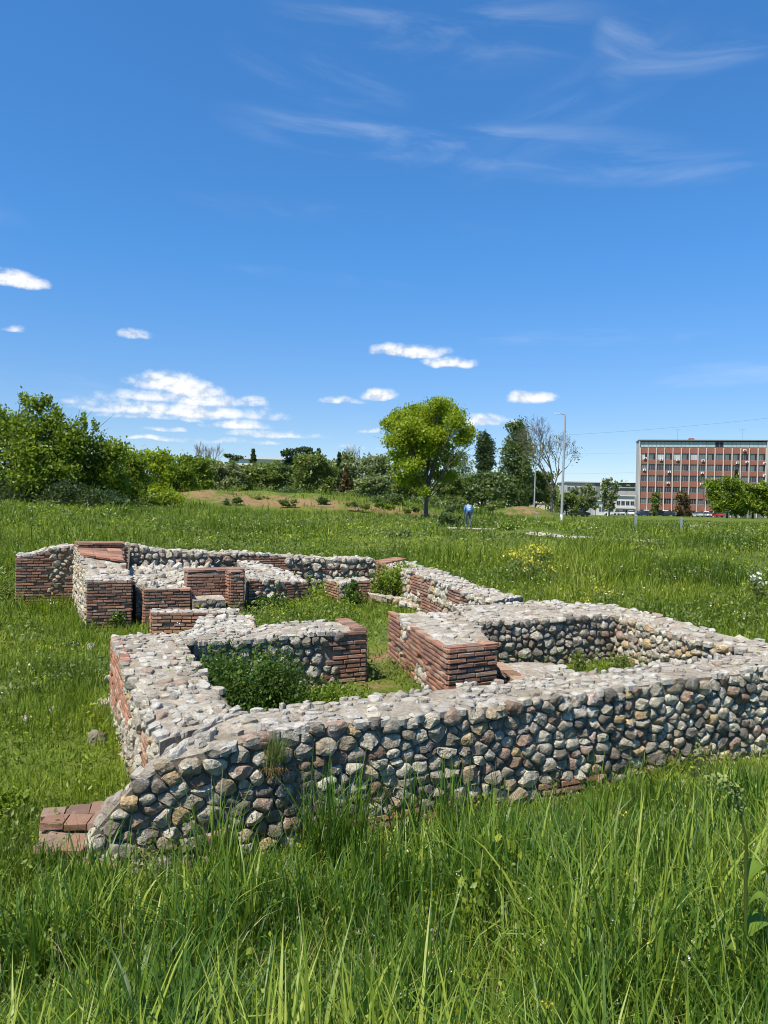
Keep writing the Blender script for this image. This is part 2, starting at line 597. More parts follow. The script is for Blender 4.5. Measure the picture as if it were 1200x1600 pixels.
M = {
    'tile_worn': brick_mat('worn_tile', 0.55),
    'stone': stone_mat(), 'coping': coping_mat(), 'mortar': mortar_mat(), 'joint': mortar_mat('shaded_joint_mortar', 0.55), 'brick': brick_mat(), 'brick_old': brick_mat('weathered_brick', 0.72),  # joint mortar: side faces coloured darker to deepen the shadows between stones
    'ground': ground_mat(),
    'grass_tall': leaf_mat('tall_grass_blade', (0.030, 0.082, 0.013), (0.118, 0.205, 0.020), (0.31, 0.37, 0.055), 0.36, 0.45, 0.32),
    'grass': leaf_mat('meadow_grass_blade', (0.042, 0.082, 0.008), (0.132, 0.200, 0.013), (0.28, 0.315, 0.038), 0.38, 0.5, 0.25),
    'straw': leaf_mat('dead_straw', (0.20, 0.16, 0.07), (0.34, 0.28, 0.13), (0.46, 0.40, 0.22), 0.2, 0.6, 0.15),
    'seed': leaf_mat('seed_head', (0.12, 0.17, 0.04), (0.20, 0.26, 0.07), (0.32, 0.34, 0.13), 0.2, 0.7, 0.1),
    'leaf_maple': leaf_mat('maple_leaf', (0.065, 0.112, 0.013), (0.175, 0.255, 0.022), (0.32, 0.38, 0.038), 0.44),
    'leaf_lime': leaf_mat('spring_leaf', (0.190, 0.250, 0.012), (0.300, 0.380, 0.018), (0.40, 0.47, 0.04), 0.50),
    'leaf_dark': leaf_mat('evergreen_leaf', (0.024, 0.044, 0.018), (0.044, 0.076, 0.026), (0.085, 0.125, 0.04), 0.2),
    'leaf_olive': leaf_mat('olive_leaf', (0.090, 0.125, 0.028), (0.170, 0.215, 0.052), (0.27, 0.30, 0.088), 0.40),
    'leaf_grey': leaf_mat('greyish_leaf', (0.115, 0.150, 0.055), (0.205, 0.240, 0.098), (0.31, 0.33, 0.15), 0.40),
    'leaf_poplar': leaf_mat('poplar_leaf', (0.055, 0.094, 0.032), (0.118, 0.172, 0.058), (0.20, 0.25, 0.09), 0.36),
    'leaf_brown': leaf_mat('rusty_needle', (0.07, 0.045, 0.018), (0.14, 0.085, 0.032), (0.18, 0.13, 0.05), 0.15),
    'leaf_bramble': leaf_mat('bramble_leaf', (0.022, 0.050, 0.010), (0.055, 0.110, 0.018), (0.15, 0.22, 0.040), 0.33, 0.6, 0.2),
    'petal_yellow': leaf_mat('yellow_petal', (0.52, 0.46, 0.05), (0.62, 0.56, 0.07), (0.70, 0.66, 0.14), 0.3, 0.6, 0.1),
    'petal_white': leaf_mat('white_petal', (0.62, 0.64, 0.55), (0.74, 0.75, 0.68), (0.82, 0.82, 0.78), 0.3, 0.6, 0.1),
    'bark': bark_mat('grey_brown_bark', (0.055, 0.043, 0.032), (0.15, 0.125, 0.10)),
    'bark_dark': bark_mat('dark_bark', (0.030, 0.024, 0.018), (0.085, 0.068, 0.052)),
    'twig': bark_mat('pale_twig', (0.10, 0.082, 0.062), (0.22, 0.19, 0.15)),
}

# ------------------------------------------------------------------ the lie of the land
def gauss(x, y, cx, cy, sx, sy):
    return np.exp(-((x - cx) / sx) ** 2 - ((y - cy) / sy) ** 2)


def ground_z(x, y):
    x = np.asarray(x, dtype=float)
    y = np.asarray(y, dtype=float)
    z = 0.24 + 1.40 * sstep(y + 0.22 * np.abs(x), 15.5, 40.0)
    # bank on which the photographer stands
    q = (6.35 + 0.52 * x - y) / 1.127
    bank = 0.19 * np.maximum(q - 0.15, 0)
    bank = np.where(bank > 1.3, 1.3 + 0.3 * (1 - np.exp(-(bank - 1.3) / 0.3)), bank)
    z = z + bank
    # floors inside the ruin lie a little higher
    inner = sstep(y - 0.52 * x, 7.2, 8.2) * sstep(x + 0.42 * (y - 6.5), -1.1, -0.5) * (1 - sstep(y, 20.5, 21.5)) * (1 - sstep(x, 4.3, 4.9))
    z = z + 0.20 * inner
    # rise on the left under the maples
    z = z + 0.85 * sstep(-x - 0.10 * y, 1, 22) * sstep(y, 16, 58)
    # old spoil mound, half bare
    m = gauss(x, y, -11, 86, 14, 8) * 2.3 + gauss(x, y, -23, 84, 8, 7) * 0.7 + gauss(x, y, 4, 90, 9, 7) * 1.1 + gauss(x, y, 17.5, 95, 4.6, 3.5) * 1.5 + gauss(x, y, 12, 103, 8, 5) * 1.1
    z = z + m * (0.72 + 0.5 * fbm(x * 0.16, y * 0.16, 3))
    # weedy hump to the right of the path
    z = z + gauss(x, y, 8.9, 43.0, 1.5, 3.0) * 0.40 + gauss(x, y, 17, 66, 9, 5) * 0.25
    z = z + gauss(x, y, -2.35, 5.25, 0.7, 0.38) * 0.17
    r = np.hypot(x, y)
    z = z + (fbm(x * 0.45, y * 0.45, 3) - 0.5) * 0.16 * (1 - sstep(r, 60, 160))
    return z


def soil_at(x, y, rough=True):
    b = gauss(x, y, -20.0, 81.5, 5.2, 3.6) * 1.0 + gauss(x, y, -13, 80.5, 3.6, 2.6) * 0.9 + gauss(x, y, -7.2, 80.5, 5.4, 2.8) * 1.25 + gauss(x, y, 3.6, 80, 3.0, 2.6) * 1.15 \
        + gauss(x, y, 17.2, 93, 4.2, 3.2) * 1.0 + gauss(x, y, 0.0, 80, 2.6, 2.2) * 0.9 + gauss(x, y, -25, 79, 3, 2) * 0.6
    b = b + 0.62 * gauss(x, y, -0.05, 12.8, 0.55, 2.6) + 0.25 * gauss(x, y, -3.4, 9.2, 0.7, 1.2)
    if not rough:
        return np.clip(b * 0.75, 0, 1)
    return np.clip(b * (2.2 * sstep(fbm(x * 0.8, y * 0.8, 4), 0.40, 0.70)), 0, 1.2) * 0.80


def build_ground():
    # polar sheet, fine near the camera and reaching the horizon
    rr = np.concatenate([np.arange(0.6, 30, 0.30), np.geomspace(30, 140, 110)[1:], np.geomspace(140, 3000, 40)[1:]])
    an = np.concatenate([np.linspace(-48, 48, 260), np.linspace(48, 312, 90)[1:-1]])
    A, Rr = np.meshgrid(np.radians(an), rr)
    x, y = np.sin(A) * Rr, np.cos(A) * Rr
    z = ground_z(x, y)
    na, nr = len(an), len(rr)
    V = np.stack([x.ravel(), y.ravel(), z.ravel()], 1)
    i, j = np.meshgrid(np.arange(nr - 1), np.arange(na), indexing='ij')
    j2 = (j + 1) % na
    F = np.stack([i * na + j, (i + 1) * na + j, (i + 1) * na + j2, i * na + j2], -1).reshape(-1, 4)[:, ::-1]
    V = np.vstack([V, [[0, 0, float(ground_z(0, 0))]]])
    c = len(V) - 1
    me = np_mesh('ground', V, F, M['ground'], True, soil_at(V[:, 0], V[:, 1], False))
    o = put('ground', me)
    tag(o, kind='structure')
    # close the middle under the camera
    bmv = [tuple(V[k]) for k in range(na)] + [tuple(V[c])]
    me2 = bpy.data.meshes.new('ground')
    me2.from_pydata(bmv, [], [(na, (k + 1) % na, k) for k in range(na)])
    me2.materials.append(M['ground'])
    tag(put('ground', me2), kind='structure')
    return o


build_ground()

# ------------------------------------------------------------------ footpath of pale concrete slabs
def build_path():
    mt, t, p, out = new_mat('pale_concrete')
    geo = t.new('ShaderNodeNewGeometry')
    n1 = t.noise(geo.outputs['Position'], 1.2, 5, 0.6)
    n2 = t.noise(geo.outputs['Position'], 22, 5, 0.7)
    c = t.ramp(n1.outputs['Fac'], [(0.35, (0.36, 0.32, 0.26)), (0.6, (0.47, 0.43, 0.36))])
    c = t.mix(t.math('MULTIPLY', t.smooth(n2.outputs['Fac'], 0.52, 0.66), 0.5), c, (0.33, 0.29, 0.23))
    t.link(c, p.inputs['Base Color'])
    p.inputs['Roughness'].default_value = 0.9
    M['path'] = mt
    # two stretches that show: by the walker, and in front of the lamp post; weeds cover the bend between them
    allP = []
    for pts in ([(3.9, 48.9), (5.0, 49.2), (6.2, 49.5), (7.2, 49.4), (8.0, 49.0)], [(7.9, 39.6), (8.4, 38.4), (9.5, 37.2), (11.0, 36.0), (12.6, 34.9)]):
        P = []
        for i in range(len(pts) - 1):
            p0, p1, p2, p3 = (np.array(pts[max(0, min(len(pts) - 1, k))]) for k in (i - 1, i, i + 1, i + 2))
            for s in np.linspace(0, 1, 8, endpoint=False):
                P.append(0.5 * ((2 * p1) + (-p0 + p2) * s + (2 * p0 - 5 * p1 + 4 * p2 - p3) * s ** 2 + (-p0 + 3 * p1 - 3 * p2 + p3) * s ** 3))
        P.append(np.array(pts[-1], dtype=float))
        P = np.array(P)
        T = np.gradient(P, axis=0)
        T /= np.linalg.norm(T, axis=1)[:, None]
        N = np.stack([-T[:, 1], T[:, 0]], 1)
        hw = 0.62
        zz = ground_z(P[:, 0], P[:, 1]) + 0.05
        k = np.ones(9) / 9
        zz = np.convolve(np.pad(zz, 4, mode='edge'), k, 'valid')
        V = []
        for off, dz in ((-hw - 0.02, -0.5), (-hw, 0.0), (hw, 0.0), (hw + 0.02, -0.5)):
            q = P + N * off
            V.append(np.column_stack([q, zz + dz]))
        V = np.stack(V, 1).reshape(-1, 3)
        F = []
        for i in range(len(P) - 1):
            for j in range(3):
                F.append((i * 4 + j, i * 4 + j + 1, (i + 1) * 4 + j + 1, (i + 1) * 4 + j))
        tag(put('path', np_mesh('path', V, np.array(F)[:, ::-1], mt)), kind='structure')
        allP.append(P)
    return np.vstack(allP)


PATH = build_path()

# ------------------------------------------------------------------ masonry
def clip_half(poly, nx, ny, c):
    """keep nx*x+ny*y <= c"""
    out = []
    n = len(poly)
    for i in range(n):
        a, b = poly[i], poly[(i + 1) % n]
        da, db = nx * a[0] + ny * a[1] - c, nx * b[0] + ny * b[1] - c
        if da <= 0:
            out.append(a)
        if (da < 0 < db) or (db < 0 < da):
            t = da / (da - db)
            out.append((a[0] + (b[0] - a[0]) * t, a[1] + (b[1] - a[1]) * t))
    return out


def cells(L, H, sx, sy, r, hfun=None, lo=0.0):
    """rubble pattern: power-diagram cells of loosely coursed stones on a rectangle"""
    pts = []
    y = lo
    while y < H:
        rh = sy * r.uniform(0.72, 1.3)
        x = -sx * r.uniform(0, 1)
        while x < L + sx * 0.4:
            w = sx * r.choice([r.uniform(0.45, 0.8), r.uniform(0.8, 1.25), r.uniform(0.8, 1.3), r.uniform(1.2, 2.0)])
            px, py = x + w / 2, y + rh * r.uniform(0.22, 0.78)
            pts.append((px, py, (min(w, rh * 1.6) * 0.5) ** 2 * r.uniform(0.4, 1.2)))
            if w > sx * 1.15 and r.random() < 0.4:      # two small ones instead of one
                pts[-1] = (px - w * 0.2, y + rh * 0.3, (rh * 0.3) ** 2)
                pts.append((px + w * 0.15, y + rh * 0.75, (rh * 0.3) ** 2))
            x += w
        y += rh
    k = sx / sy
    P = np.array([(a, b * (k ** 0.55), c) for a, b, c in pts])
    ky = k ** 0.55
    out = []
    rad = 2.6 * sx
    for i in range(len(P)):
        px, py, w = P[i]
        if not (-0.02 < px < L + 0.02):
            continue
        if hfun is not None and pts[i][1] > hfun(px) - 0.02:
            continue
        d = np.abs(P[:, 0] - px) + np.abs(P[:, 1] - py)
        nb = np.where((d < rad * 1.3) & (d > 0))[0]
        nb = nb[np.argsort(d[nb])]
        poly = [(px - rad, py - rad), (px + rad, py - rad), (px + rad, py + rad), (px - rad, py + rad)]
        for j in nb:
            qx, qy, qw = P[j]
            nx, ny = qx - px, qy - py
            c = ((qx * qx + qy * qy - qw) - (px * px + py * py - w)) / 2
            poly = clip_half(poly, nx, ny, c)
            if len(poly) < 3:
                break
        if len(poly) < 3:
            continue
        poly = clip_half(poly, 1, 0, L)
        poly = clip_half(poly, -1, 0, 0.0)
        top = (hfun(px) if hfun else H) + 0.015
        poly = clip_half(poly, 0, 1, top * ky)
        poly = clip_half(poly, 0, -1, -lo * ky)
        if len(poly) < 3:
            continue
        poly = [(a, b / ky) for a, b in poly]
        out.append(poly)
    return out


def poly_stats(p):
    A = cx = cy = 0.0
    for i in range(len(p)):
        x0, y0 = p[i]
        x1, y1 = p[(i + 1) % len(p)]
        c = x0 * y1 - x1 * y0
        A += c
        cx += (x0 + x1) * c
        cy += (y0 + y1) * c
    if abs(A) < 1e-9:
        return 0, 0, 0
    return abs(A) / 2, cx / (3 * A), cy / (3 * A)


def stone_shape(poly, cx, cy, r, joint, bulge, back, rough=0.07, n=13, round_=0.3):
    """rounded, chipped stone filling a cell; local coordinates (u, v, depth)"""
    rad = []
    ph = r.uniform(0, 6.28)
    for k in range(n):
        a = ph + 2 * math.pi * k / n
        dx, dy = math.cos(a), math.sin(a)
        best = 1e9
        for i in range(len(poly)):
            x0, y0 = poly[i][0] - cx, poly[i][1] - cy
            x1, y1 = poly[(i + 1) % len(poly)][0] - cx, poly[(i + 1) % len(poly)][1] - cy
            ex, ey = x1 - x0, y1 - y0
            den = dx * ey - dy * ex
            if abs(den) < 1e-12:
                continue
            t = (x0 * ey - y0 * ex) / den
            s = (x0 * dy - y0 * dx) / den
            if t > 1e-6 and -1e-6 <= s <= 1 + 1e-6:
                best = min(best, t)
        rad.append(0.05 if best > 1e8 else best)
    m = sorted(rad)[n // 2]
    rad = [min(q, 2.0 * m) for q in rad]
    sm = [(1 - round_) * rad[k] + round_ * 0.5 * (rad[k - 1] + rad[(k + 1) % n]) for k in range(n)]
    sm = [max(0.012, q - joint) * (1 - rough * r.uniform(0, 1.6)) for q in sm]
    tx, ty = r.uniform(-0.5, 0.5), r.uniform(-0.5, 0.5)
    cuts = [(r.uniform(0, 6.28), r.uniform(-0.15, 0.45), r.uniform(0.5, 1.3)) for _ in range(3)]
    prof = [(1.0, -back), (1.0, bulge * 0.18), (r.uniform(0.84, 0.92), bulge * r.uniform(0.68, 0.9)), (r.uniform(0.45, 0.6), bulge * r.uniform(0.92, 1.06))]
    V, F = [], []
    for f, z in prof:
        for k in range(n):
            a = ph + 2 * math.pi * k / n + r.uniform(-0.10, 0.10) * (f < 0.95)
            q = sm[k] * f * (1 + (r.uniform(-rough, rough) * 1.3 if f < 0.95 else 0))
            u, v = math.cos(a) * q, math.sin(a) * q
            zz = z
            if z > bulge * 0.3:
                zz = z + (tx * u + ty * v) * 0.45 + r.uniform(-1, 1) * bulge * 0.10
                for ca, co, cs_ in cuts:       # broken faces
                    e = (u * math.cos(ca) + v * math.sin(ca)) / m - co
                    if e > 0:
                        zz = min(zz, bulge * (1.0 - cs_ * e))
            V.append((u, v, zz))
    V.append((0, 0, bulge * r.uniform(0.88, 1.12)))
    for i in range(len(prof) - 1):
        for k in range(n):
            k2 = (k + 1) % n
            F.append((i * n + k, i * n + k2, (i + 1) * n + k2, (i + 1) * n + k))
    b = (len(prof) - 1) * n
    for k in range(n):
        F.append((b + k, b + (k + 1) % n, len(V) - 1))
    return V, F


BRICKS = []


def brick_meshes():
    import bmesh
    r = random.Random(3)
    for i in range(7):
        bm = bmesh.new()
        bmesh.ops.create_cube(bm, size=1.0)
        for v in bm.verts:
            v.co = Vector((v.co.x * 0.25, v.co.y * 0.10, v.co.z * 0.045))
        bmesh.ops.bevel(bm, geom=bm.edges[:], offset=0.0065, segments=1, affect='EDGES')
        for v in bm.verts:
            v.co += Vector((r.uniform(-1, 1) * 0.006, r.uniform(-1, 1) * 0.005, r.uniform(-1, 1) * 0.0030))
        me = bpy.data.meshes.new('brick')
        bm.to_mesh(me)
        bm.free()
        me.materials.append(M['brick'])
        BRICKS.append(me)
    for i in range(7):
        me = BRICKS[i].copy()
        me.name = 'brick'
        me.materials[0] = M['brick_old']
        BRICKS.append(me)


brick_meshes()
FOOTPRINTS = []      # (polygon, base, top) of everything grass must not grow through


class Wall:
    """a length of ruined wall: stations give the two edges of its top"""
    def __init__(self, name, label, stations, zbase, seed=1, cat='wall', group='ruined masonry walls'):
        self.r = random.Random(seed)
        st = []
        for i in range(len(stations) - 1):
            a, b = np.array(stations[i], float), np.array(stations[i + 1], float)
            n = max(1, int(np.linalg.norm((a - b)[:2]) / 0.09))
            for k in range(n):
                st.append(a + (b - a) * k / n)
        st.append(np.array(stations[-1], float))
        self.S = np.array(st)            # ax ay az bx by bz
        self.keys = [np.array(s, float) for s in stations]
        self.zb = zbase
        c = self.S[:, [0, 1]].mean(0) * 0.5 + self.S[:, [3, 4]].mean(0) * 0.5
        self.o = np.array([c[0], c[1], zbase])
        self.root = empty(name, tuple(self.o), label, cat, group)
        self.face_pieces, self.top_pieces, self.brick_list = [], [], []
        foot = [tuple(s[:2]) for s in self.keys] + [tuple(s[3:5]) for s in self.keys[::-1]]
        FOOTPRINTS.append((np.array(foot), zbase, float(self.S[:, [2, 5]].max())))
        self.core()

    def core(self):
        S = self.S
        r = self.r
        nH, nW = 6, 9
        V, F = [], []
        rec = 0.018
        n = len(S)
        for i in range(n):
            a, b = S[i, :3].copy(), S[i, 3:].copy()
            d = b[:2] - a[:2]
            w = np.linalg.norm(d)
            d = d / w
            a2, b2 = a[:2] + d * rec, b[:2] - d * rec
            ring = []
            for h in range(nH):
                t = h / (nH - 1) * 0.985
                j = r.uniform(-0.010, 0.006)
                ring.append((*(a2 + d * j), self.zb - 0.25 + (a[2] - self.zb + 0.25) * t - 0.012))
            for k in range(1, nW):
                t = k / nW
                p = a2 + (b2 - a2) * t
                z = a[2] + (b[2] - a[2]) * t - 0.018 + (fbm(p[0] * 4, p[1] * 4, 4) - 0.5) * 0.11 * min(1, 4 * t * (1 - t) + 0.25)
                ring.append((*p, float(z)))
            for h in range(nH - 1, -1, -1):
                t = h / (nH - 1) * 0.985
                j = r.uniform(-0.006, 0.010)
                ring.append((*(b2 + d * j), self.zb - 0.25 + (b[2] - self.zb + 0.25) * t - 0.012))
            V += ring
        m = nH * 2 + nW - 1
        for i in range(n - 1):
            for k in range(m - 1):
                F.append((i * m + k, i * m + k + 1, (i + 1) * m + k + 1, (i + 1) * m + k))
        F.append(tuple(range(m))[::-1])
        F.append(tuple((n - 1) * m + k for k in range(m)))
        # pull the ends in
        V = [np.array(v) for v in V]
        for (e, e2) in ((0, 1), (n - 1, n - 2)):
            dd = (S[e2, :2] + S[e2, 3:5] - S[e, :2] - S[e, 3:5])
            dd = dd / np.linalg.norm(dd) * rec
            for k in range(m):
                V[e * m + k][:2] += dd
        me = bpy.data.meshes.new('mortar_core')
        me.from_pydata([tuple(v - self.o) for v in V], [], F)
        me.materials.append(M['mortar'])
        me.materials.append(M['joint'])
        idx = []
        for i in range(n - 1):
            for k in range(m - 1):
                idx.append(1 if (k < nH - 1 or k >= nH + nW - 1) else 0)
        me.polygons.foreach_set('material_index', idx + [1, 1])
        put('mortar_core', me, self.root)

    # -- a side as a strip: returns length, height function, frame function
    def strip(self, side):
        S = self.S
        if side == 'A':
            P, Q = S[:, :3], S[:, 3:]
        elif side == 'B':
            P, Q = S[::-1, 3:], S[::-1, :3]
        elif side == 'start':
            P = np.array([S[0, :3] * (1 - t) + S[0, 3:] * t for t in np.linspace(0, 1, 5)])
            Q = np.array([S[1, :3] * (1 - t) + S[1, 3:] * t for t in np.linspace(0, 1, 5)])
        else:
            P = np.array([S[-1, :3] * (1 - t) + S[-1, 3:] * t for t in np.linspace(0, 1, 5)])
            Q = np.array([S[-2, :3] * (1 - t) + S[-2, 3:] * t for t in np.linspace(0, 1, 5)])
        seg = np.linalg.norm(np.diff(P[:, :2], axis=0), axis=1)
        cs = np.concatenate([[0], np.cumsum(seg)])
        L = cs[-1]

        def H(s):
            return float(np.interp(s, cs, P[:, 2])) - self.zb

        def frame(s):
            x, y = np.interp(s, cs, P[:, 0]), np.interp(s, cs, P[:, 1])
            e = 0.10
            s0, s1 = max(0, s - e), min(L, s + e)
            t = np.array([np.interp(s1, cs, P[:, 0]) - np.interp(s0, cs, P[:, 0]), np.interp(s1, cs, P[:, 1]) - np.interp(s0, cs, P[:, 1])])
            t /= np.linalg.norm(t) + 1e-12
            nn = np.array([t[1], -t[0]])
            q = np.array([np.interp(s, cs, Q[:, 0]), np.interp(s, cs, Q[:, 1])])
            if np.dot(q - np.array([x, y]), nn) > 0:
                nn = -nn
            return np.array([x, y]), t, nn
        return L, H, frame

    def stones(self, side, sx=0.17, sy=0.13, bulge=0.05, joint=0.008, lo=0.0, skip=None, s_range=None, tintf=None, fill=1.0, mat='stone'):
        r = self.r
        L, H, fr = self.strip(side)
        hm = max(H(s) for s in np.linspace(0, L, 30))
        for poly in cells(L, hm + 0.05, sx, sy, r, H, lo):
            A, cx, cy = poly_stats(poly)
            if A < 0.0006:
                continue
            if s_range and not (s_range[0] <= cx <= s_range[1]):
                continue
            if skip and skip(cx, cy):
                continue
            if r.random() > fill:
                continue
            size = math.sqrt(A)
            bl = bulge * r.uniform(0.6, 1.35) * min(1.25, max(0.5, size / 0.14))
            V, F = stone_shape(poly, cx, cy, r, joint * r.uniform(0.5, 1.7), bl, 0.045, round_=r.choice([0.0, 0.0, 0.1, 0.3]), rough=r.uniform(0.05, 0.12))
            p, t, nn = fr(cx)
            z = self.zb + cy
            dp = r.uniform(-0.014, 0.004)
            W = [np.array([t[0] * u + nn[0] * (d + dp), t[1] * u + nn[1] * (d + dp), v]) for u, v, d in V]
            if np.cross(np.array([t[0], t[1], 0]), np.array([0, 0, 1]))[:2] @ nn < 0:
                F = [f[::-1] for f in F]
            tint = tintf(r, cx, cy) if tintf else r.random()
            self.face_pieces.append((np.array([p[0], p[1], z]), W, F, tint, size, mat, r.random() < 0.8))

    def coping(self, sx=0.16, sy=0.13, bulge=0.028, joint=0.006, fill=0.8, s_range=None, skip=None, over=0.03, tintf=None, big=0.0):
        """stones bedded flat in the mortar on top"""
        r = self.r
        S = self.S
        mid = (S[:, :2] + S[:, 3:5]) / 2
        cs = np.concatenate([[0], np.cumsum(np.linalg.norm(np.diff(mid, axis=0), axis=1))])
        wid = np.linalg.norm(S[:, :2] - S[:, 3:5], axis=1)
        L, Wm = cs[-1], wid.max()

        def P(s, w):
            q = np.array([np.interp(s, cs, S[:, k]) for k in range(6)])
            ww = np.linalg.norm(q[:2] - q[3:5])
            t = (w - Wm / 2) / ww + 0.5
            return q[:3] + (q[3:] - q[:3]) * t, t, ww
        for poly in cells(L, Wm + over, sx, sy, r, None, -over):
            A, cx, cy = poly_stats(poly)
            if A < 0.0008 or r.random() > fill:
                continue
            p, t, ww = P(cx, cy)
            edge = over / ww
            if t < -edge or t > 1 + edge:
                continue
            if s_range and not (s_range[0] <= cx <= s_range[1]):
                continue
            if skip and skip(cx, t):
                continue
            p1, p2 = P(min(cx + 0.05, L), cy)[0], P(max(cx - 0.05, 0), cy)[0]
            e1 = (p1 - p2) / (np.linalg.norm(p1 - p2) + 1e-9)
            q1, q2 = P(cx, cy + 0.05)[0], P(cx, cy - 0.05)[0]
            e2 = (q1 - q2) / (np.linalg.norm(q1 - q2) + 1e-9)
            nn = np.cross(e1, e2)
            flip = nn[2] < 0
            if flip:
                nn = -nn
            size = math.sqrt(A)
            rim = 1.1 if (t < 0.10 or t > 0.90) else 1.0
            bl = bulge * rim * r.choice([r.uniform(0.12, 0.4), r.uniform(0.2, 0.7), r.uniform(0.4, 0.9 + 0.4 * big)])
            V, F = stone_shape(poly, cx, cy, r, joint * r.uniform(0.5, 2.2), bl, 0.05, round_=r.uniform(0.0, 0.15), rough=r.uniform(0.10, 0.24), n=11)
            W = [e1 * u + e2 * v + nn * d for u, v, d in V]
            if flip:
                F = [f[::-1] for f in F]
            tint = tintf(r, cx, t) if tintf else r.random()
            self.top_pieces.append((p + nn * r.uniform(-0.018, 0.0), W, F, tint, size, 'coping', r.random() < 0.7))

    def bricks(self, side, mask, length=0.25, course=0.066, lo=0.0, old=0.3, proud=0.024, keep=0.955):
        r = self.r
        L, H, fr = self.strip(side)
        hm = max(H(s) for s in np.linspace(0, L, 30))
        k, h = 0, lo + course / 2
        while h < hm:
            s = 0.0
            first = r.uniform(0.45, 0.6) * length if k % 2 else length * r.uniform(0.9, 1.1)
            while s < L - 0.02:
                w = first if s == 0 else length * r.uniform(0.82, 1.18)
                if L - s - w < 0.08:
                    w = L - s
                c = s + w / 2
                if h < H(c) - 0.012 and mask(c, h) and r.random() < keep:
                    p, t, nn = fr(c)
                    d = -0.05 + proud + r.uniform(-0.006, 0.006)
                    self.brick_list.append((np.array([p[0] + nn[0] * d, p[1] + nn[1] * d, self.zb + h + r.uniform(-0.0025, 0.0025) + 0.006 * math.sin(c * 2.1 + self.zb * 9)]),
                                            math.atan2(t[1], t[0]) + r.uniform(-0.014, 0.014), (w - 0.014) / 0.25, r.uniform(0.93, 1.06), r.uniform(0.96, 1.12) * course / 0.066,
                                            r.random() < old))
                s += w
            h += course
            k += 1

    def flat_bricks(self, quad, nx, ny, z=None, thick=0.045, gap=0.008, old=0.3, worn=False):
        """tiles lying on a (possibly sloping) four-cornered patch of the top: corners p00 p10 p11 p01"""
        r = self.r
        q = [np.array(p, float) for p in quad]
        for i in range(nx):
            for j in range(ny):
                u, v = (i + 0.5) / nx, (j + 0.5) / ny
                f = lambda u, v: (q[0] * (1 - u) + q[1] * u) * (1 - v) + (q[3] * (1 - u) + q[2] * u) * v
                c = f(u, v)
                ex = (f(u + 0.01, v) - f(u - 0.01, v)) / 0.02 / nx
                ey = (f(u, v + 0.01) - f(u, v - 0.01)) / 0.02 / ny
                lx, ly = np.linalg.norm(ex), np.linalg.norm(ey)
                ez = np.cross(ex / lx, ey / ly)
                if ez[2] < 0:
                    ez = -ez
                m = Matrix(((ex[0] / lx, ey[0] / ly, ez[0]), (ex[1] / lx, ey[1] / ly, ez[1]), (ex[2] / lx, ey[2] / ly, ez[2])))
                me = BRICKS[r.randrange(7) + (7 if r.random() < old else 0)]
                if worn:
                    me = me.copy()
                    me.materials[0] = M['tile_worn']
                o = put('tile', me, self.root, tuple(c - self.o + np.array([0, 0, r.uniform(-0.003, 0.003)])), m.to_euler(), ((lx - gap) / 0.25, (ly - gap) / 0.10, thick / 0.045))

    def finish(self, limit=300):
        cam_p = np.array([0, 0, CAM_Z])
        for name, pieces in (('stone', self.face_pieces), ('coping_stone', self.top_pieces)):
            pieces.sort(key=lambda q: -q[4] / np.linalg.norm(q[0] - cam_p))
            one, rest = pieces[:limit], pieces[limit:]
            for p, W, F, tint, size, mat, flat in one:
                me = bpy.data.meshes.new(name)
                me.from_pydata([tuple(w) for w in W], [], F)
                a = me.attributes.new('tint', 'FLOAT', 'POINT')
                a.data.foreach_set('value', [tint] * len(W))
                if not flat:
                    me.polygons.foreach_set('use_smooth', [True] * len(F))
                me.materials.append(M[mat])
                put(name, me, self.root, tuple(p - self.o))
            if rest:
                V, F2, T, sm = [], [], [], []
                for p, W, F, tint, size, mat, flat in rest:
                    b = len(V)
                    V += [tuple(w + p - self.o) for w in W]
                    F2 += [tuple(b + i for i in f) for f in F]
                    T += [tint] * len(W)
                    sm += [not flat] * len(F)
                me = bpy.data.meshes.new('small_stones')
                me.from_pydata(V, [], F2)
                a = me.attributes.new('tint', 'FLOAT', 'POINT')
                a.data.foreach_set('value', T)
                me.polygons.foreach_set('use_smooth', sm)
                me.materials.append(M[rest[0][5]])
                tag(put('small_stones', me, self.root), kind='stuff')
        self.brick_list.sort(key=lambda q: np.linalg.norm(q[0] - cam_p))
        far = []
        for i, (p, rz, sl, sd, sh, old) in enumerate(self.brick_list):
            me = BRICKS[self.r.randrange(7) + (7 if old else 0)]
            if i < limit:
                put('brick', me, self.root, tuple(p - self.o), (0, 0, rz), (sl, sd, sh))
            else:
                far.append((me, Matrix.Translation(tuple(p - self.o)) @ Matrix.Rotation(rz, 4, 'Z') @ Matrix.Diagonal((sl, sd, sh, 1))))
        if far:
            V, F2 = [], []
            for me, mx in far:
                b = len(V)
                V += [tuple(mx @ v.co) for v in me.vertices]
                F2 += [tuple(b + i for i in f.vertices) for f in me.polygons]
            me = bpy.data.meshes.new('small_bricks')
            me.from_pydata(V, [], F2)
            me.materials.append(M['brick'])
            tag(put('small_bricks', me, self.root), kind='stuff')


def jag(st, r, amp=0.02, step=0.45, only=None):
    """insert stations with a slightly uneven top"""
    out = []
    for i in range(len(st) - 1):
        a, b = np.array(st[i], float), np.array(st[i + 1], float)
        n = max(1, int(round(np.linalg.norm((a - b)[:2]) / step)))
        for k in range(n):
            s = a + (b - a) * k / n
            if 0 < k:
                s[2] += r.uniform(-amp, amp)
                s[5] += r.uniform(-amp, amp)
            out.append(s)
    out.append(np.array(st[-1], float))
    return out


def pale(r, s, h):
    return r.choice([0.2, 0.3, 0.3, 0.6, 0.6, 0.6, 0.86, 0.68, 0.99, 0.76])


RJ = random.Random(21)

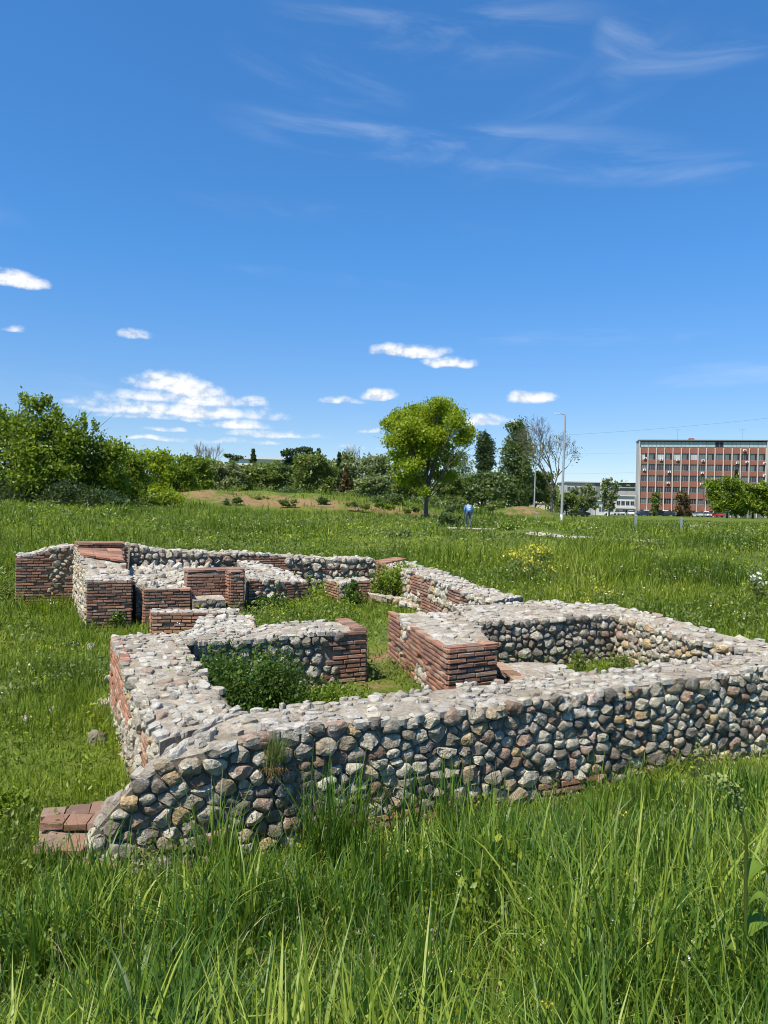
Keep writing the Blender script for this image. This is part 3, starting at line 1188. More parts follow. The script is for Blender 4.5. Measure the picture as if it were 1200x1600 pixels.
# 1. near wall, right across the picture: A = face towards the camera, B = back edge
def near_line(x, front=True):
    return (6.5 if front else 7.32) + 0.52 * x


st = []
for x, za, zb in ((-2.06, 0.62, 0.70), (-1.92, 0.78, 0.86), (-1.76, 0.97, 1.02), (-1.55, 1.10, 1.13), (-0.9, 1.19, 1.19), (-0.3, 1.20, 1.20), (0.5, 1.19, 1.21), (1.3, 1.20, 1.22), (2.4, 1.22, 1.22), (3.6, 1.23, 1.22), (4.8, 1.24, 1.22), (6.0, 1.2, 1.2), (7.4, 1.15, 1.15)):
    f = (x, near_line(x))
    b = (x - 0.33, near_line(x) + 0.63) if x > -1.0 else (x - 0.33 + 0.39 * min(1, (-1.0 - x) / 0.5), near_line(x) + 0.58)
    st.append((f[0], f[1], za, b[0], b[1], zb))
w = Wall('stone_wall', 'long near rubble wall with a pale top running right across in front of the ruin', jag(st, RJ, 0.022), 0.12, 5)
dark_patch = lambda s, h: 1.25 < s < 2.05 and 0.05 < h < 0.85
base_b = lambda s, h: (2.15 < s < 3.3 or 4.05 < s < 4.7) and 0.15 < h < 0.27
w.bricks('A', base_b, old=0.5)
w.stones('A', 0.185, 0.110, 0.044, 0.002, lo=0.0, skip=base_b, tintf=lambda r, s, h: (r.choice([0.05, 0.45, 0.47, 0.92, 0.44, 0.02]) if dark_patch(s, h) and r.random() < 0.8 else r.random()))
w.stones('start', 0.18, 0.13, 0.06, 0.004, tintf=pale)
w.coping(0.17, 0.13, 0.085, fill=0.92, over=0.03, big=0.9, s_range=(0, 0.9), tintf=lambda r, s, t: r.choice([0.1, 0.3, 0.65, 0.5]))
w.coping(0.15, 0.105, 0.034, fill=0.72, over=0.03, big=0.9, s_range=(0.9, 99))
w.finish()
NEAR = w

# 2. left wall running away from the near corner: A = outer face, lit by the sun
st = [(-1.72, 5.98, 1.14, -1.20, 6.60, 1.16), (-2.15, 6.95, 1.18, -1.50, 7.25, 1.19), (-2.80, 8.42, 1.2, -2.14, 8.70, 1.2), (-3.56, 10.15, 1.21, -2.85, 10.50, 1.2)]
w = Wall('stone_wall', 'left wall with broad bleached top and sunlit outer face beside the grass slope', jag(st, RJ, 0.02), 0.10, 9)
LA = w.strip('A')[0]
bm1 = lambda s, h: (s > LA - 1.55 + 0.35 * math.sin(h * 5) and h > 0.28 and s < LA - 0.05) or (s > LA - 2.6 and 0.55 < h < 0.82 and s < LA - 1.0)
bm2 = lambda s, h: 0.45 < s < 0.98 + 0.1 * math.sin(h * 9) and 0.25 < h < 0.86
w.bricks('A', lambda s, h: bm1(s, h) or bm2(s, h), old=0.0)
w.stones('A', 0.15, 0.12, 0.05, 0.004, skip=lambda s, h: bm1(s, h) or bm2(s, h), tintf=pale)
w.stones('B', 0.16, 0.12, 0.04)
w.coping(0.155, 0.105, 0.030, fill=0.86, big=0.6, tintf=lambda r, s, t: r.choice([0.1, 0.1, 0.3, 0.5, 0.65, 0.65, 0.65, 0.78, 0.86, 0.93, 0.97]) if r.random() < 0.9 else 0.86)
w.finish()

# 3. cross wall in the middle ending in a brick pier
st = [(-2.55, 9.90, 1.20, -2.85, 10.72, 1.16), (-1.7, 10.33, 1.17, -2.0, 11.2, 1.16), (-0.95, 10.72, 1.21, -1.3, 11.62, 1.22), (-0.22, 11.10, 1.2, -0.53, 12.05, 1.2)]
w = Wall('stone_wall', 'middle cross wall behind the bramble, rubble ending in a dark brick pier', jag(st, RJ, 0.02), 0.2, 13)
LA = w.strip('A')[0]
w.bricks('A', lambda s, h: s > LA - 0.52 + 0.12 * math.sin(h * 30), old=0.75)
w.stones('A', 0.17, 0.13, 0.05, skip=lambda s, h: s > LA - 0.52 + 0.12 * math.sin(h * 30), tintf=lambda r, s, h: r.choice([0.05, 0.2, 0.45, 0.8, 0.7]))
w.bricks('end', lambda s, h: True, old=0.4)
w.coping(0.17, 0.14, 0.03, fill=0.85, big=0.6, skip=lambda s, t: s > LA - 0.36)
e = w.S[-1]
e0 = w.S[-3]
w.flat_bricks([(e0[0], e0[1], 1.20), (e[0], e[1], 1.205), (e[3], e[4], 1.205), (e0[3], e0[4], 1.20)], 1, 5, old=0.8)
w.finish()

# 4. brick pier of the right room: A = left face, start = face towards the camera
st = [(0.84, 9.64, 1.2, 1.52, 10.08, 1.2), (0.62, 10.7, 1.2, 1.50, 11.0, 1.2), (0.40, 11.8, 1.19, 1.46, 12.0, 1.2), (0.13, 13.1, 1.19, 1.30, 13.2, 1.2)]
w = Wall('brick_pier', 'thick red brick pier with rubble heart standing behind the near wall', jag(st, RJ, 0.012), 0.22, 17, 'pier')
LA = w.strip('A')[0]


def gap4(s, h):
    return (1.0 + 0.5 * (h - 0.5) < s < 1.72 + 0.4 * (h - 0.5) and 0.10 < h < 0.62 - 0.25 * (s - 1.0)) or (2.15 < s < 2.62 and h > 0.66) or (2.3 < s < 2.9 and 0.42 < h < 0.5)


w.bricks('A', lambda s, h: not gap4(s, h), length=0.27, old=0.05)
w.stones('A', 0.12, 0.10, 0.035, skip=lambda s, h: not gap4(s, h), tintf=pale)
w.bricks('start', lambda s, h: True, length=0.272, old=0.0, keep=1.0)
w.coping(0.24, 0.2, 0.04, fill=0.72, over=0.0, big=0.8, skip=lambda s, t: s < 0.34)
e, f = w.S[0], w.S[2]
w.flat_bricks([(e[0], e[1], 1.205), (e[3], e[4], 1.205), (f[3], f[4], 1.205), (f[0], f[1], 1.205)], 3, 1, old=0.25)
w.finish()

# 5. right room: A = inside, back wall and the wall that turns towards the camera
st = [(1.38, 12.05, 1.21, 1.25, 13.7, 1.27), (2.7, 12.55, 1.21, 2.7, 14.2, 1.30), (4.0, 13.1, 1.23, 4.15, 14.0, 1.30), (4.18, 12.0, 1.21, 4.72, 12.5, 1.28), (4.45, 10.9, 1.20, 4.98, 11.3, 1.25),
      (4.95, 10.0, 1.2, 5.55, 10.55, 1.22), (5.45, 9.45, 1.2, 6.2, 10.0, 1.2)]
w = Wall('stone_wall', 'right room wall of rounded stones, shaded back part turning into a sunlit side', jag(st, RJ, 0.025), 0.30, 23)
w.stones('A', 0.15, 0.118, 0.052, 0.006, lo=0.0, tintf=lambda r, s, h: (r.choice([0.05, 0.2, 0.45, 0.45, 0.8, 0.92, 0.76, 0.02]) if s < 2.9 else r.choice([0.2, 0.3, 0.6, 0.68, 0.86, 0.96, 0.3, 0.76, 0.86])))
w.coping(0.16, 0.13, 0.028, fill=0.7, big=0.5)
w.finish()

# 6. far right wall running back from the room to the far corner
st = [(-0.18, 21.7, 1.40, 0.42, 23.1, 1.44), (0.32, 20.2, 1.40, 1.02, 20.9, 1.42), (1.02, 17.9, 1.37, 1.66, 18.5, 1.38), (1.50, 15.5, 1.34, 2.14, 16.3, 1.34), (2.06, 14.0, 1.32, 2.72, 14.7, 1.32)]
w = Wall('stone_wall', 'far right wall with bleached top sloping back to the far corner of the ruin', jag(st, RJ, 0.03), 0.35, 29)
LA = w.strip('A')[0]
b6 = lambda s, h: (s < 0.75 and h > 0.55) or (2.9 < s < 4.4 and h > 0.55) or (3.6 < s < 5.6 and h < 0.5) or (5.9 < s < 6.9 and h > 0.62)
w.bricks('A', b6, old=0.2)
w.stones('A', 0.17, 0.14, 0.055, skip=b6, tintf=pale)
w.coping(0.19, 0.17, 0.035, fill=0.8, big=0.6)
w.flat_bricks([(-0.16, 21.75, 1.42), (0.40, 22.9, 1.45), (0.62, 22.3, 1.45), (-0.02, 21.1, 1.42)], 4, 2, old=0.1)
w.finish()

# 7. far back wall
st = [(-6.5, 19.68, 1.90, -6.85, 20.3, 1.88), (-6.0, 19.92, 1.75, -6.3, 20.55, 1.75), (-5.2, 20.3, 1.70, -5.5, 20.95, 1.70), (-3.5, 21.1, 1.60, -3.8, 21.7, 1.60), (-1.8, 21.95, 1.47, -2.1, 22.6, 1.47), (-0.2, 22.65, 1.42, -0.5, 23.3, 1.42)]
w = Wall('stone_wall', 'far back wall of small dark stones below the meadow, with scattered brick courses', jag(st, RJ, 0.03), 0.40, 31)
b7 = lambda s, h: (2.6 < s < 4.2 and 0.82 < h < 1.15) or (3.6 < s < 6.9 and abs(h - 0.84 + 0.02 * s) < 0.05) or (4.6 < s < 6 and 0.3 < h < 0.36)
w.bricks('A', b7, old=0.5)
w.stones('A', 0.20, 0.16, 0.07, 0.012, skip=b7, tintf=lambda r, s, h: r.choice([0.05, 0.2, 0.3, 0.45, 0.76, 0.9, 0.8, 0.3]))
w.coping(0.2, 0.17, 0.05, fill=0.8, big=0.8)
w.finish()

# 8. left tower: tall stub with brick end and sunlit side
st = [(-6.17, 16.0, 1.32, -5.36, 16.40, 1.30), (-6.40, 16.5, 1.40, -5.6, 16.9, 1.36), (-6.72, 17.1, 1.72, -5.9, 17.5, 1.55), (-7.3, 18.3, 1.82, -6.4, 18.9, 1.82), (-7.69, 19.1, 1.84, -6.56, 19.66, 1.84)]
w = Wall('stone_wall', 'tall left stub with brick end, bright rubble side and tiled top', st, 0.10, 37)
LA = w.strip('A')[0]
w.stones('A', 0.13, 0.11, 0.045, 0.003, tintf=pale)
w.bricks('start', lambda s, h: True, old=0.55, length=0.23)
w.bricks('B', lambda s, h: s < 99, old=0.4)
w.coping(0.2, 0.17, 0.03, fill=0.85, skip=lambda s, t: s > 1.25, big=0.4)
w.flat_bricks([(-6.75, 17.15, 1.745), (-5.92, 17.55, 1.60), (-6.40, 18.75, 1.80), (-7.26, 18.25, 1.83)], 3, 4, old=0.6)
for k, zz in enumerate((1.865, 1.925)):
    w.flat_bricks([(-7.32 + 0.04 * k, 18.33, zz), (-6.45, 18.86 - 0.03 * k, zz), (-6.6, 19.6, zz), (-7.69, 19.08, zz)], 4 - k, 2, thick=0.055, old=0.7)
w.finish()

# 9. left wing: dark brick face
st = [(-8.80, 18.38, 1.62, -9.10, 19.0, 1.62), (-8.45, 18.55, 1.66, -8.75, 19.2, 1.66), (-8.1, 18.75, 1.80, -8.4, 19.35, 1.80), (-7.62, 19.0, 1.88, -7.95, 19.6, 1.88)]
w = Wall('brick_wall', 'dark weathered brick wing at the far left end of the ruin', jag(st, RJ, 0.012), 0.3, 41, 'wall')
b9 = lambda s, h: not (s > 0.78 + 0.12 * math.sin(h * 13) and h > 0.45) or (s > 1.1 and h < 0.8 and h > 0.45)
w.bricks('A', b9, old=0.75)
w.stones('A', 0.17, 0.14, 0.05, skip=b9, tintf=lambda r, s, h: r.choice([0.7, 0.9, 0.45, 0.8]))
w.coping(0.16, 0.14, 0.035, fill=0.85)
w.finish()

# 10. rubble mass between stub and niche
st = [(-5.45, 16.95, 1.12, -4.28, 17.3, 1.02), (-5.75, 17.6, 1.18, -4.3, 17.9, 1.08), (-6.1, 18.6, 1.28, -4.35, 19.0, 1.22), (-6.35, 19.55, 1.36, -4.6, 20.4, 1.30)]
w = Wall('rubble_mass', 'bright sloping rubble fill between the tall stub and the brick niche', jag(st, RJ, 0.04), 0.2, 43, 'rubble')
w.coping(0.22, 0.18, 0.12, fill=0.9, big=1.0, tintf=lambda r, s, t: r.choice([0.1, 0.3, 0.65, 0.65, 0.99, 0.5]))
w.stones('start', 0.2, 0.15, 0.03, tintf=pale)
w.stones('B', 0.18, 0.14, 0.05)
w.finish()

# 11. two small brick blocks stepping down from it
st = [(-5.10, 16.46, 1.08, -4.22, 16.88, 1.08), (-5.22, 16.74, 1.09, -4.34, 17.2, 1.09)]
w = Wall('brick_pier', 'small brick block beside the narrow slot, upper of two steps', st, 0.1, 47, 'pier')
w.bricks('start', lambda s, h: True, old=0.45, length=0.22)
w.bricks('A', lambda s, h: True, old=0.1)
w.bricks('B', lambda s, h: True, old=0.4)
w.coping(0.2, 0.16, 0.025, fill=0.75, over=0.0)
w.finish()

st = [(-4.32, 14.42, 0.90, -2.75, 14.75, 0.90), (-4.50, 14.95, 0.92, -2.85, 15.25, 0.90)]
w = Wall('brick_pier', 'low brick block with curved course behind the left wall, lower of two steps', st, 0.1, 53, 'pier')
w.bricks('start', lambda s, h: s < 1.25, old=0.45, length=0.2)
w.bricks('A', lambda s, h: True, old=0.1)
w.coping(0.2, 0.16, 0.03, fill=0.8, over=0.0)
w.finish()

st = [(-3.35, 14.45, 0.86, -2.45, 14.6, 0.88), (-3.15, 13.2, 0.88, -2.25, 13.4, 0.90), (-2.95, 12.0, 1.0, -2.05, 12.2, 1.0), (-2.85, 10.75, 1.12, -1.95, 11.25, 1.13)]
w = Wall('rubble_mass', 'low pale rubble saddle joining the middle cross wall to the brick steps', jag(st, RJ, 0.03), 0.2, 59, 'rubble')
w.stones('A', 0.18, 0.14, 0.05, tintf=pale)
w.stones('B', 0.18, 0.14, 0.05)
w.coping(0.2, 0.17, 0.04, fill=0.85, big=0.6, tintf=lambda r, s, t: r.choice([0.1, 0.3, 0.65, 0.65, 0.99, 0.5]))
w.finish()

# 12. niche
st = [(-4.40, 17.22, 1.40, -4.62, 17.75, 1.40), (-3.66, 17.6, 1.42, -3.9, 18.1, 1.42), (-3.22, 17.85, 1.43, -3.45, 18.35, 1.43)]
w = Wall('brick_wall', 'brick niche wall with a thin slab edge and shaded end in the middle distance', st, 0.3, 61, 'wall')
w.bricks('A', lambda s, h: h < 1.07, old=0.4)
w.bricks('end', lambda s, h: True, old=0.7)
e = w.S
w.flat_bricks([(e[0][0], e[0][1], 1.425), (e[-1][0] + 0.02, e[-1][1] - 0.02, 1.45), (e[-1][3], e[-1][4], 1.45), (e[0][3], e[0][4], 1.425)], 4, 2, thick=0.05, old=0.8)
w.finish()
st = [(-4.12, 16.72, 0.86, -4.4, 17.3, 0.90), (-3.45, 17.02, 0.86, -3.68, 17.62, 0.90)]
w = Wall('stone_ledge', 'flat ledge at the foot of the brick niche with a shaded front', st, 0.3, 67, 'ledge')
w.stones('A', 0.2, 0.15, 0.03, tintf=lambda r, s, h: r.choice([0.05, 0.45, 0.02]))  # dark tints put the shadow on the ledge front into the stone colour
w.finish()
st = [(-3.44, 17.3, 1.40, -3.62, 17.68, 1.42), (-3.16, 17.45, 1.40, -3.36, 17.86, 1.42)]
w = Wall('brick_pier', 'narrow brick jamb closing the niche on its shaded side', st, 0.3, 71, 'pier')
w.bricks('A', lambda s, h: True, old=0.3, length=0.16)
w.bricks('start', lambda s, h: True, old=0.0)
w.bricks('end', lambda s, h: True, old=0.6)
e = w.S
w.flat_bricks([(e[0][0], e[0][1], 1.42), (e[-1][0], e[-1][1], 1.42), (e[-1][3], e[-1][4], 1.44), (e[0][3], e[0][4], 1.44)], 1, 2, thick=0.04, old=0.7)
w.finish()

# 13. block left of the inner doorway and the one right of it
st = [(-3.18, 18.2, 1.20, -3.75, 19.6, 1.52), (-2.75, 18.5, 1.17, -3.2, 19.9, 1.48), (-2.35, 18.82, 1.10, -2.7, 19.9, 1.34), (-1.86, 19.18, 1.05, -2.12, 19.85, 1.12)]
w = Wall('brick_wall', 'mixed brick and stone block left of the far doorway, its top sloping down', st, 0.3, 73, 'wall')
b13 = lambda s, h: not (0.42 < s < 0.92 and (0.62 < h < 0.80 or 0.1 < h < 0.45)) and not (0.15 < s < 0.75 and 0.40 < h < 0.52)
w.bricks('A', b13, old=0.4)
w.stones('A', 0.17, 0.14, 0.06, skip=b13, tintf=pale)
w.bricks('end', lambda s, h: True, old=0.4)
w.coping(0.2, 0.17, 0.05, fill=0.9, big=0.9, tintf=lambda r, s, t: r.choice([0.1, 0.3, 0.65, 0.65, 0.99, 0.5]))
w.finish()
st = [(-1.08, 19.06, 1.03, -1.50, 20.05, 1.06), (-0.70, 19.25, 1.10, -0.95, 20.0, 1.10), (-0.30, 19.45, 1.14, -0.55, 20.1, 1.14)]
w = Wall('brick_pier', 'brick pier right of the far doorway with weeds at its foot', st, 0.3, 79, 'pier')
w.bricks('A', lambda s, h: s > 0.3, old=0.3)
w.stones('A', 0.17, 0.14, 0.04, skip=lambda s, h: s > 0.3, tintf=lambda r, s, h: r.choice([0.2, 0.45]))
w.bricks('start', lambda s, h: True, old=0.05)
w.coping(0.2, 0.17, 0.04, fill=0.85)
w.finish()
st = [(-0.30, 19.3, 0.78, -0.5, 19.8, 0.78), (0.4, 18.85, 0.70, 0.5, 19.4, 0.72), (0.98, 18.3, 0.62, 1.3, 18.9, 0.7)]
w = Wall('stone_wall', 'low broken stub of pinkish wall half hidden by weeds near the far corner', jag(st, RJ, 0.03), 0.3, 83)
w.stones('A', 0.2, 0.15, 0.05, tintf=lambda r, s, h: r.choice([0.3, 0.6, 0.92, 0.97, 0.86]))
w.coping(0.2, 0.17, 0.04)
w.finish()

# 14. low slab right of the near pier
st = [(1.56, 11.25, 0.72, 2.55, 11.4, 0.74), (1.62, 10.75, 0.72, 2.7, 10.95, 0.72), (1.76, 10.1, 0.70, 3.0, 10.35, 0.70)]
w = Wall('stone_ledge', 'low mortar slab with brick edge in the right room beside the pier', jag(st, RJ, 0.01), 0.3, 89, 'ledge')
w.bricks('A', lambda s, h: True, old=0.0)
w.coping(0.22, 0.2, 0.018, fill=0.35, over=0.0)
w.flat_bricks([(1.57, 11.2, 0.735), (1.78, 11.22, 0.735), (1.98, 10.12, 0.715), (1.77, 10.1, 0.715)], 1, 4, old=0.0)
w.finish()

# 15. brick footing at the near left corner
st = [(-2.40, 5.50, 0.46, -2.62, 6.00, 0.52), (-2.20, 5.46, 0.46, -2.42, 6.06, 0.525), (-2.02, 5.42, 0.47, -2.24, 6.14, 0.53), (-1.82, 5.40, 0.47, -1.96, 6.2, 0.53)]
w = Wall('brick_footing', 'low footing of large red tiles at the near left corner, in the tall grass', st, 0.1, 97, 'footing')
w.bricks('A', lambda s, h: True, old=0.6, length=0.3)
w.bricks('start', lambda s, h: True, old=0.4, length=0.3)
w.flat_bricks([(-2.50, 5.72, 0.545), (-1.96, 5.72, 0.55), (-2.12, 6.18, 0.555), (-2.64, 6.0, 0.545)], 3, 2, thick=0.06, gap=0.006, old=1.0, worn=True)
w.flat_bricks([(-2.41, 5.48, 0.485), (-2.06, 5.42, 0.485), (-2.1, 5.715, 0.49), (-2.50, 5.715, 0.49)], 2, 1, thick=0.055, gap=0.005, old=0.5, worn=True)
w.coping(0.12, 0.1, 0.03, fill=0.7, over=0.0, skip=lambda s, t: s < 0.42)
w.finish()

# ------------------------------------------------------------------ grass and weeds
def in_poly(x, y, poly):
    c = np.zeros(x.shape, bool)
    n = len(poly)
    for i in range(n):
        x0, y0 = poly[i]
        x1, y1 = poly[(i + 1) % n]
        if y0 == y1:
            continue
        c ^= ((y0 > y) != (y1 > y)) & (x < (x1 - x0) * (y - y0) / (y1 - y0) + x0)
    return c


def free_of_walls(x, y):
    ok = np.ones(x.shape, bool)
    for poly, zb, zt in FOOTPRINTS:
        ok &= ~in_poly(x, y, poly)
    return ok


def path_dist(x, y):
    d = np.full(x.shape, 1e9)
    for p in PATH[::2]:
        d = np.minimum(d, np.hypot(x - p[0], y - p[1]))
    return d


def blades(x, y, z, h, w, tint, segs=3, lean=0.35, curl=0.9, rg=rng, az=None, name='grass', mat='grass', fold=0.0):
    """curved tapering blades as one mesh"""
    n = len(x)
    az = rg.uniform(0, 2 * np.pi, n) if az is None else az
    th0 = np.abs(rg.normal(0, lean, n))
    k = np.abs(rg.normal(0, curl, n))
    face = az + np.pi / 2 + rg.normal(0, 0.5, n)
    px, py, pz = x.copy(), y.copy(), z.copy()
    V = np.zeros((n, 2 * segs + 1, 3), dtype=np.float32)
    for s in range(segs + 1):
        t = s / segs
        if s > 0:
            th = th0 + k * (t - 0.5 / segs) ** 1.6
            dl = h / segs
            px = px + np.sin(th) * np.cos(az) * dl
            py = py + np.sin(th) * np.sin(az) * dl
            pz = pz + np.cos(th) * dl
        if s < segs:
            ww = w * (1 - t ** 2.2) * (0.75 if s == 0 else 1.0) * 0.5
            V[:, 2 * s, 0] = px - np.cos(face) * ww
            V[:, 2 * s, 1] = py - np.sin(face) * ww
            V[:, 2 * s, 2] = pz
            V[:, 2 * s + 1, 0] = px + np.cos(face) * ww
            V[:, 2 * s + 1, 1] = py + np.sin(face) * ww
            V[:, 2 * s + 1, 2] = pz
        else:
            V[:, 2 * s, 0], V[:, 2 * s, 1], V[:, 2 * s, 2] = px, py, pz
    tri = []
    for s in range(segs - 1):
        a = 2 * s
        tri += [(a, a + 1, a + 3), (a, a + 3, a + 2)]
    a = 2 * (segs - 1)
    tri.append((a, a + 1, a + 2))
    tri = np.array(tri)
    m = 2 * segs + 1
    F = (np.arange(n)[:, None, None] * m + tri[None]).reshape(-1, 3)
    T = np.repeat(tint, m)
    return V.reshape(-1, 3), F, T, np.stack([px, py, pz], 1)


def scatter(n, a0, a1, r0, r1, power, rg=rng):
    """points in a fan seen from the bank, density falling with distance"""
    an = np.radians(rg.uniform(a0, a1, n))
    u = rg.random(n)
    p = 2 - power
    r = (r0 ** p + u * (r1 ** p - r0 ** p)) ** (1 / p) if abs(p) > 1e-6 else r0 * (r1 / r0) ** u
    return np.sin(an) * r, np.cos(an) * r, r


def bank_q(x, y):
    return (6.35 + 0.52 * x - y) / 1.127


def build_tall_grass():
    n = 60000
    x, y, r = scatter(n, -39, 39, 0.9, 14.0, 0.9)
    q = bank_q(x, y)
    ok = (q > -0.25) & ((q > 0.06) | (x < -2.2)) & (x > -3.6 - 0.1 * y) & (r > 1.55)
    lowl = sstep(-x - 0.12 * y, 1.2, 1.9)      # shorter on the left slope
    ok &= rng.random(n) > lowl * 0.3
    x, y, r, q, lowl = x[ok], y[ok], r[ok], q[ok], lowl[ok]
    ok = free_of_walls(x, y)
    x, y, r, q, lowl = x[ok], y[ok], r[ok], q[ok], lowl[ok]
    z = ground_z(x, y)
    pat = fbm(x * 0.9 + 3, y * 0.9, 3)
    hgt = (0.30 + 0.40 * sstep(pat, 0.38, 0.62)) * rng.uniform(0.45, 1.25, len(x))
    hgt *= (0.42 + 0.58 * sstep(q, 0.1, 1.7)) * (1 - 0.35 * lowl)
    hgt *= 1 - 0.30 * sstep(x, 1.5, 4.5)
    wid = rng.uniform(0.0050, 0.0175, len(x)) * (0.8 + 0.5 * sstep(pat, 0.4, 0.6))
    tint = np.clip(0.40 + 1.5 * (fbm(x * 1.1, y * 1.1 + 7, 3) - 0.5) + rng.normal(0, 0.26, len(x)) + 0.10 * sstep(x, 1, 4), 0, 1)
    dry = rng.random(len(x)) < 0.03
    V, F, T, tip = blades(x, y, z - 0.02, hgt, wid, np.where(dry, 1.0, tint), 5, 0.22, 1.25)
    tag(put('tall_grass', np_mesh('tall_grass', V, F, M['grass_tall'], True, T)), kind='stuff')
    # taller upright tufts of broad dark blades
    rgt = np.random.default_rng(23)
    spots = [at_z(px, py, 0.5) for px, py in ((330, 1330), (345, 1345), (500, 1330), (520, 1345), (545, 1330), (560, 1350), (480, 1345), (640, 1330), (700, 1320), (735, 1335), (160, 1430), (130, 1420), (260, 1380), (400, 1380), (590, 1370), (860, 1300), (900, 1310), (940, 1250), (1000, 1250), (1050, 1260))]
    spots = [(p.x, p.y) for p in spots]
    xx, yy, rr_ = scatter(260, -32, 32, 2.3, 6.5, 0.8, rgt)
    spots += [(a, b) for a, b in zip(xx, yy) if bank_q(a, b) > 0.7 and vnoise(a * 1.1 + 80, b * 1.1) > 0.5]
    X, Y, HH, TT_ = [], [], [], []
    for si, (sx, sy) in enumerate(spots):
        m = int(rgt.integers(18, 50))
        big = 1.42 if si < 9 else 1.0
        X += list(sx + rgt.normal(0, 0.07, m))
        Y += list(sy + rgt.normal(0, 0.07, m))
        HH += list(big * rgt.uniform(0.55 if si >= 9 else 0.8, 1.0) * rgt.uniform(0.5, 0.78, m))
        TT_ += list(np.clip(rgt.uniform(0.05, 0.45) + rgt.normal(0, 0.13, m), 0, 1))
    X, Y, HH, TT_ = (np.array(v) for v in (X, Y, HH, TT_))
    ok = free_of_walls(X, Y) & (bank_q(X, Y) > 0.15)
    X, Y, HH, TT_ = X[ok], Y[ok], HH[ok], TT_[ok]
    V, F, T, tip = blades(X, Y, ground_z(X, Y) - 0.02, HH, rgt.uniform(0.009, 0.018, len(X)), TT_, 6, 0.13, 0.7, rgt)
    tag(put('tall_grass', np_mesh('tall_grass', V, F, M['grass_tall'], True, T)), kind='stuff')
    # thin dead and yellowish undergrowth
    n2 = 26000
    x, y, r = scatter(n2, -39, 39, 1.2, 13, 0.9)
    q = bank_q(x, y)
    ok = (q > 0.0) & free_of_walls(x, y)
    x, y = x[ok], y[ok]
    V, F, T, tip = blades(x, y, ground_z(x, y) - 0.01, rng.uniform(0.10, 0.26, len(x)), rng.uniform(0.003, 0.009, len(x)), np.clip(rng.normal(0.55, 0.3, len(x)), 0, 1), 3, 0.7, 0.9)
    tag(put('undergrowth', np_mesh('undergrowth', V, F, M['grass'], True, T)), kind='stuff')
    # bent dead straw
    x, y, r = scatter(5200, -39, 39, 1.8, 13, 0.9)
    ok = (bank_q(x, y) > 0.0) & free_of_walls(x, y) & (vnoise(x * 0.9 + 33, y * 0.9) > 0.45)
    x, y = x[ok], y[ok]
    V, F, T, tip = blades(x, y, ground_z(x, y) - 0.01, rng.uniform(0.15, 0.45, len(x)), rng.uniform(0.003, 0.007, len(x)), rng.random(len(x)), 4, 0.6, 1.4)
    tag(put('dead_straw', np_mesh('dead_straw', V, F, M['straw'], True, T)), kind='stuff')
    # flowering stalks with slim seed heads
    n3 = 800
    x, y, r = scatter(n3, -38, 38, 1.9, 9, 0.8)
    q = bank_q(x, y)
    ok = (q > 0.25) & free_of_walls(x, y) & (vnoise(x * 1.3 + 50, y * 1.3) > 0.42)
    ok &= rng.random(len(x)) < 0.72
    x, y = x[ok], y[ok]
    h = rng.uniform(0.5, 0.86, len(x)) * (0.62 + 0.38 * sstep(bank_q(x, y), 0.2, 1.6))
    h *= 1 - 0.3 * sstep(x, 1.0, 4.0)
    z = ground_z(x, y)
    V, F, T, tip = blades(x, y, z, h, np.full(len(x), 0.0045), np.clip(rng.normal(0.6, 0.2, len(x)), 0, 1), 5, 0.10, 0.35)
    tag(put('grass_stalks', np_mesh('grass_stalks', V, F, M['grass_tall'], True, T)), kind='stuff')
    HV, HF, HT = [], [], []
    b = 0
    for i in range(len(tip)):
        d = tip[i] - np.array([x[i], y[i], z[i]])
        d = d / np.linalg.norm(d)
        L = rng.uniform(0.05, 0.13)
        u = np.cross(d, [0.3, 0.9, 0.1])
        u /= np.linalg.norm(u)
        v = np.cross(d, u)
        rad = rng.uniform(0.002, 0.0045)
        t0 = rng.random()
        for s, f in ((0, 0.4), (0.3, 1.0), (0.7, 0.8), (1.0, 0.1)):
            for k in range(4):
                a = k * math.pi / 2 + s
                HV.append(tip[i] + d * L * (s - 0.25) + (u * math.cos(a) + v * math.sin(a)) * rad * f)
                HT.append(t0)
        for s in range(3):
            for k in range(4):
                k2 = (k + 1) % 4
                HF.append((b + s * 4 + k, b + s * 4 + k2, b + s * 4 + 4 + k2, b + s * 4 + 4 + k))
        b += 16
    tag(put('seed_heads', np_mesh('seed_heads', HV, HF, M['seed'], True, np.array(HT))), kind='stuff')


build_tall_grass()


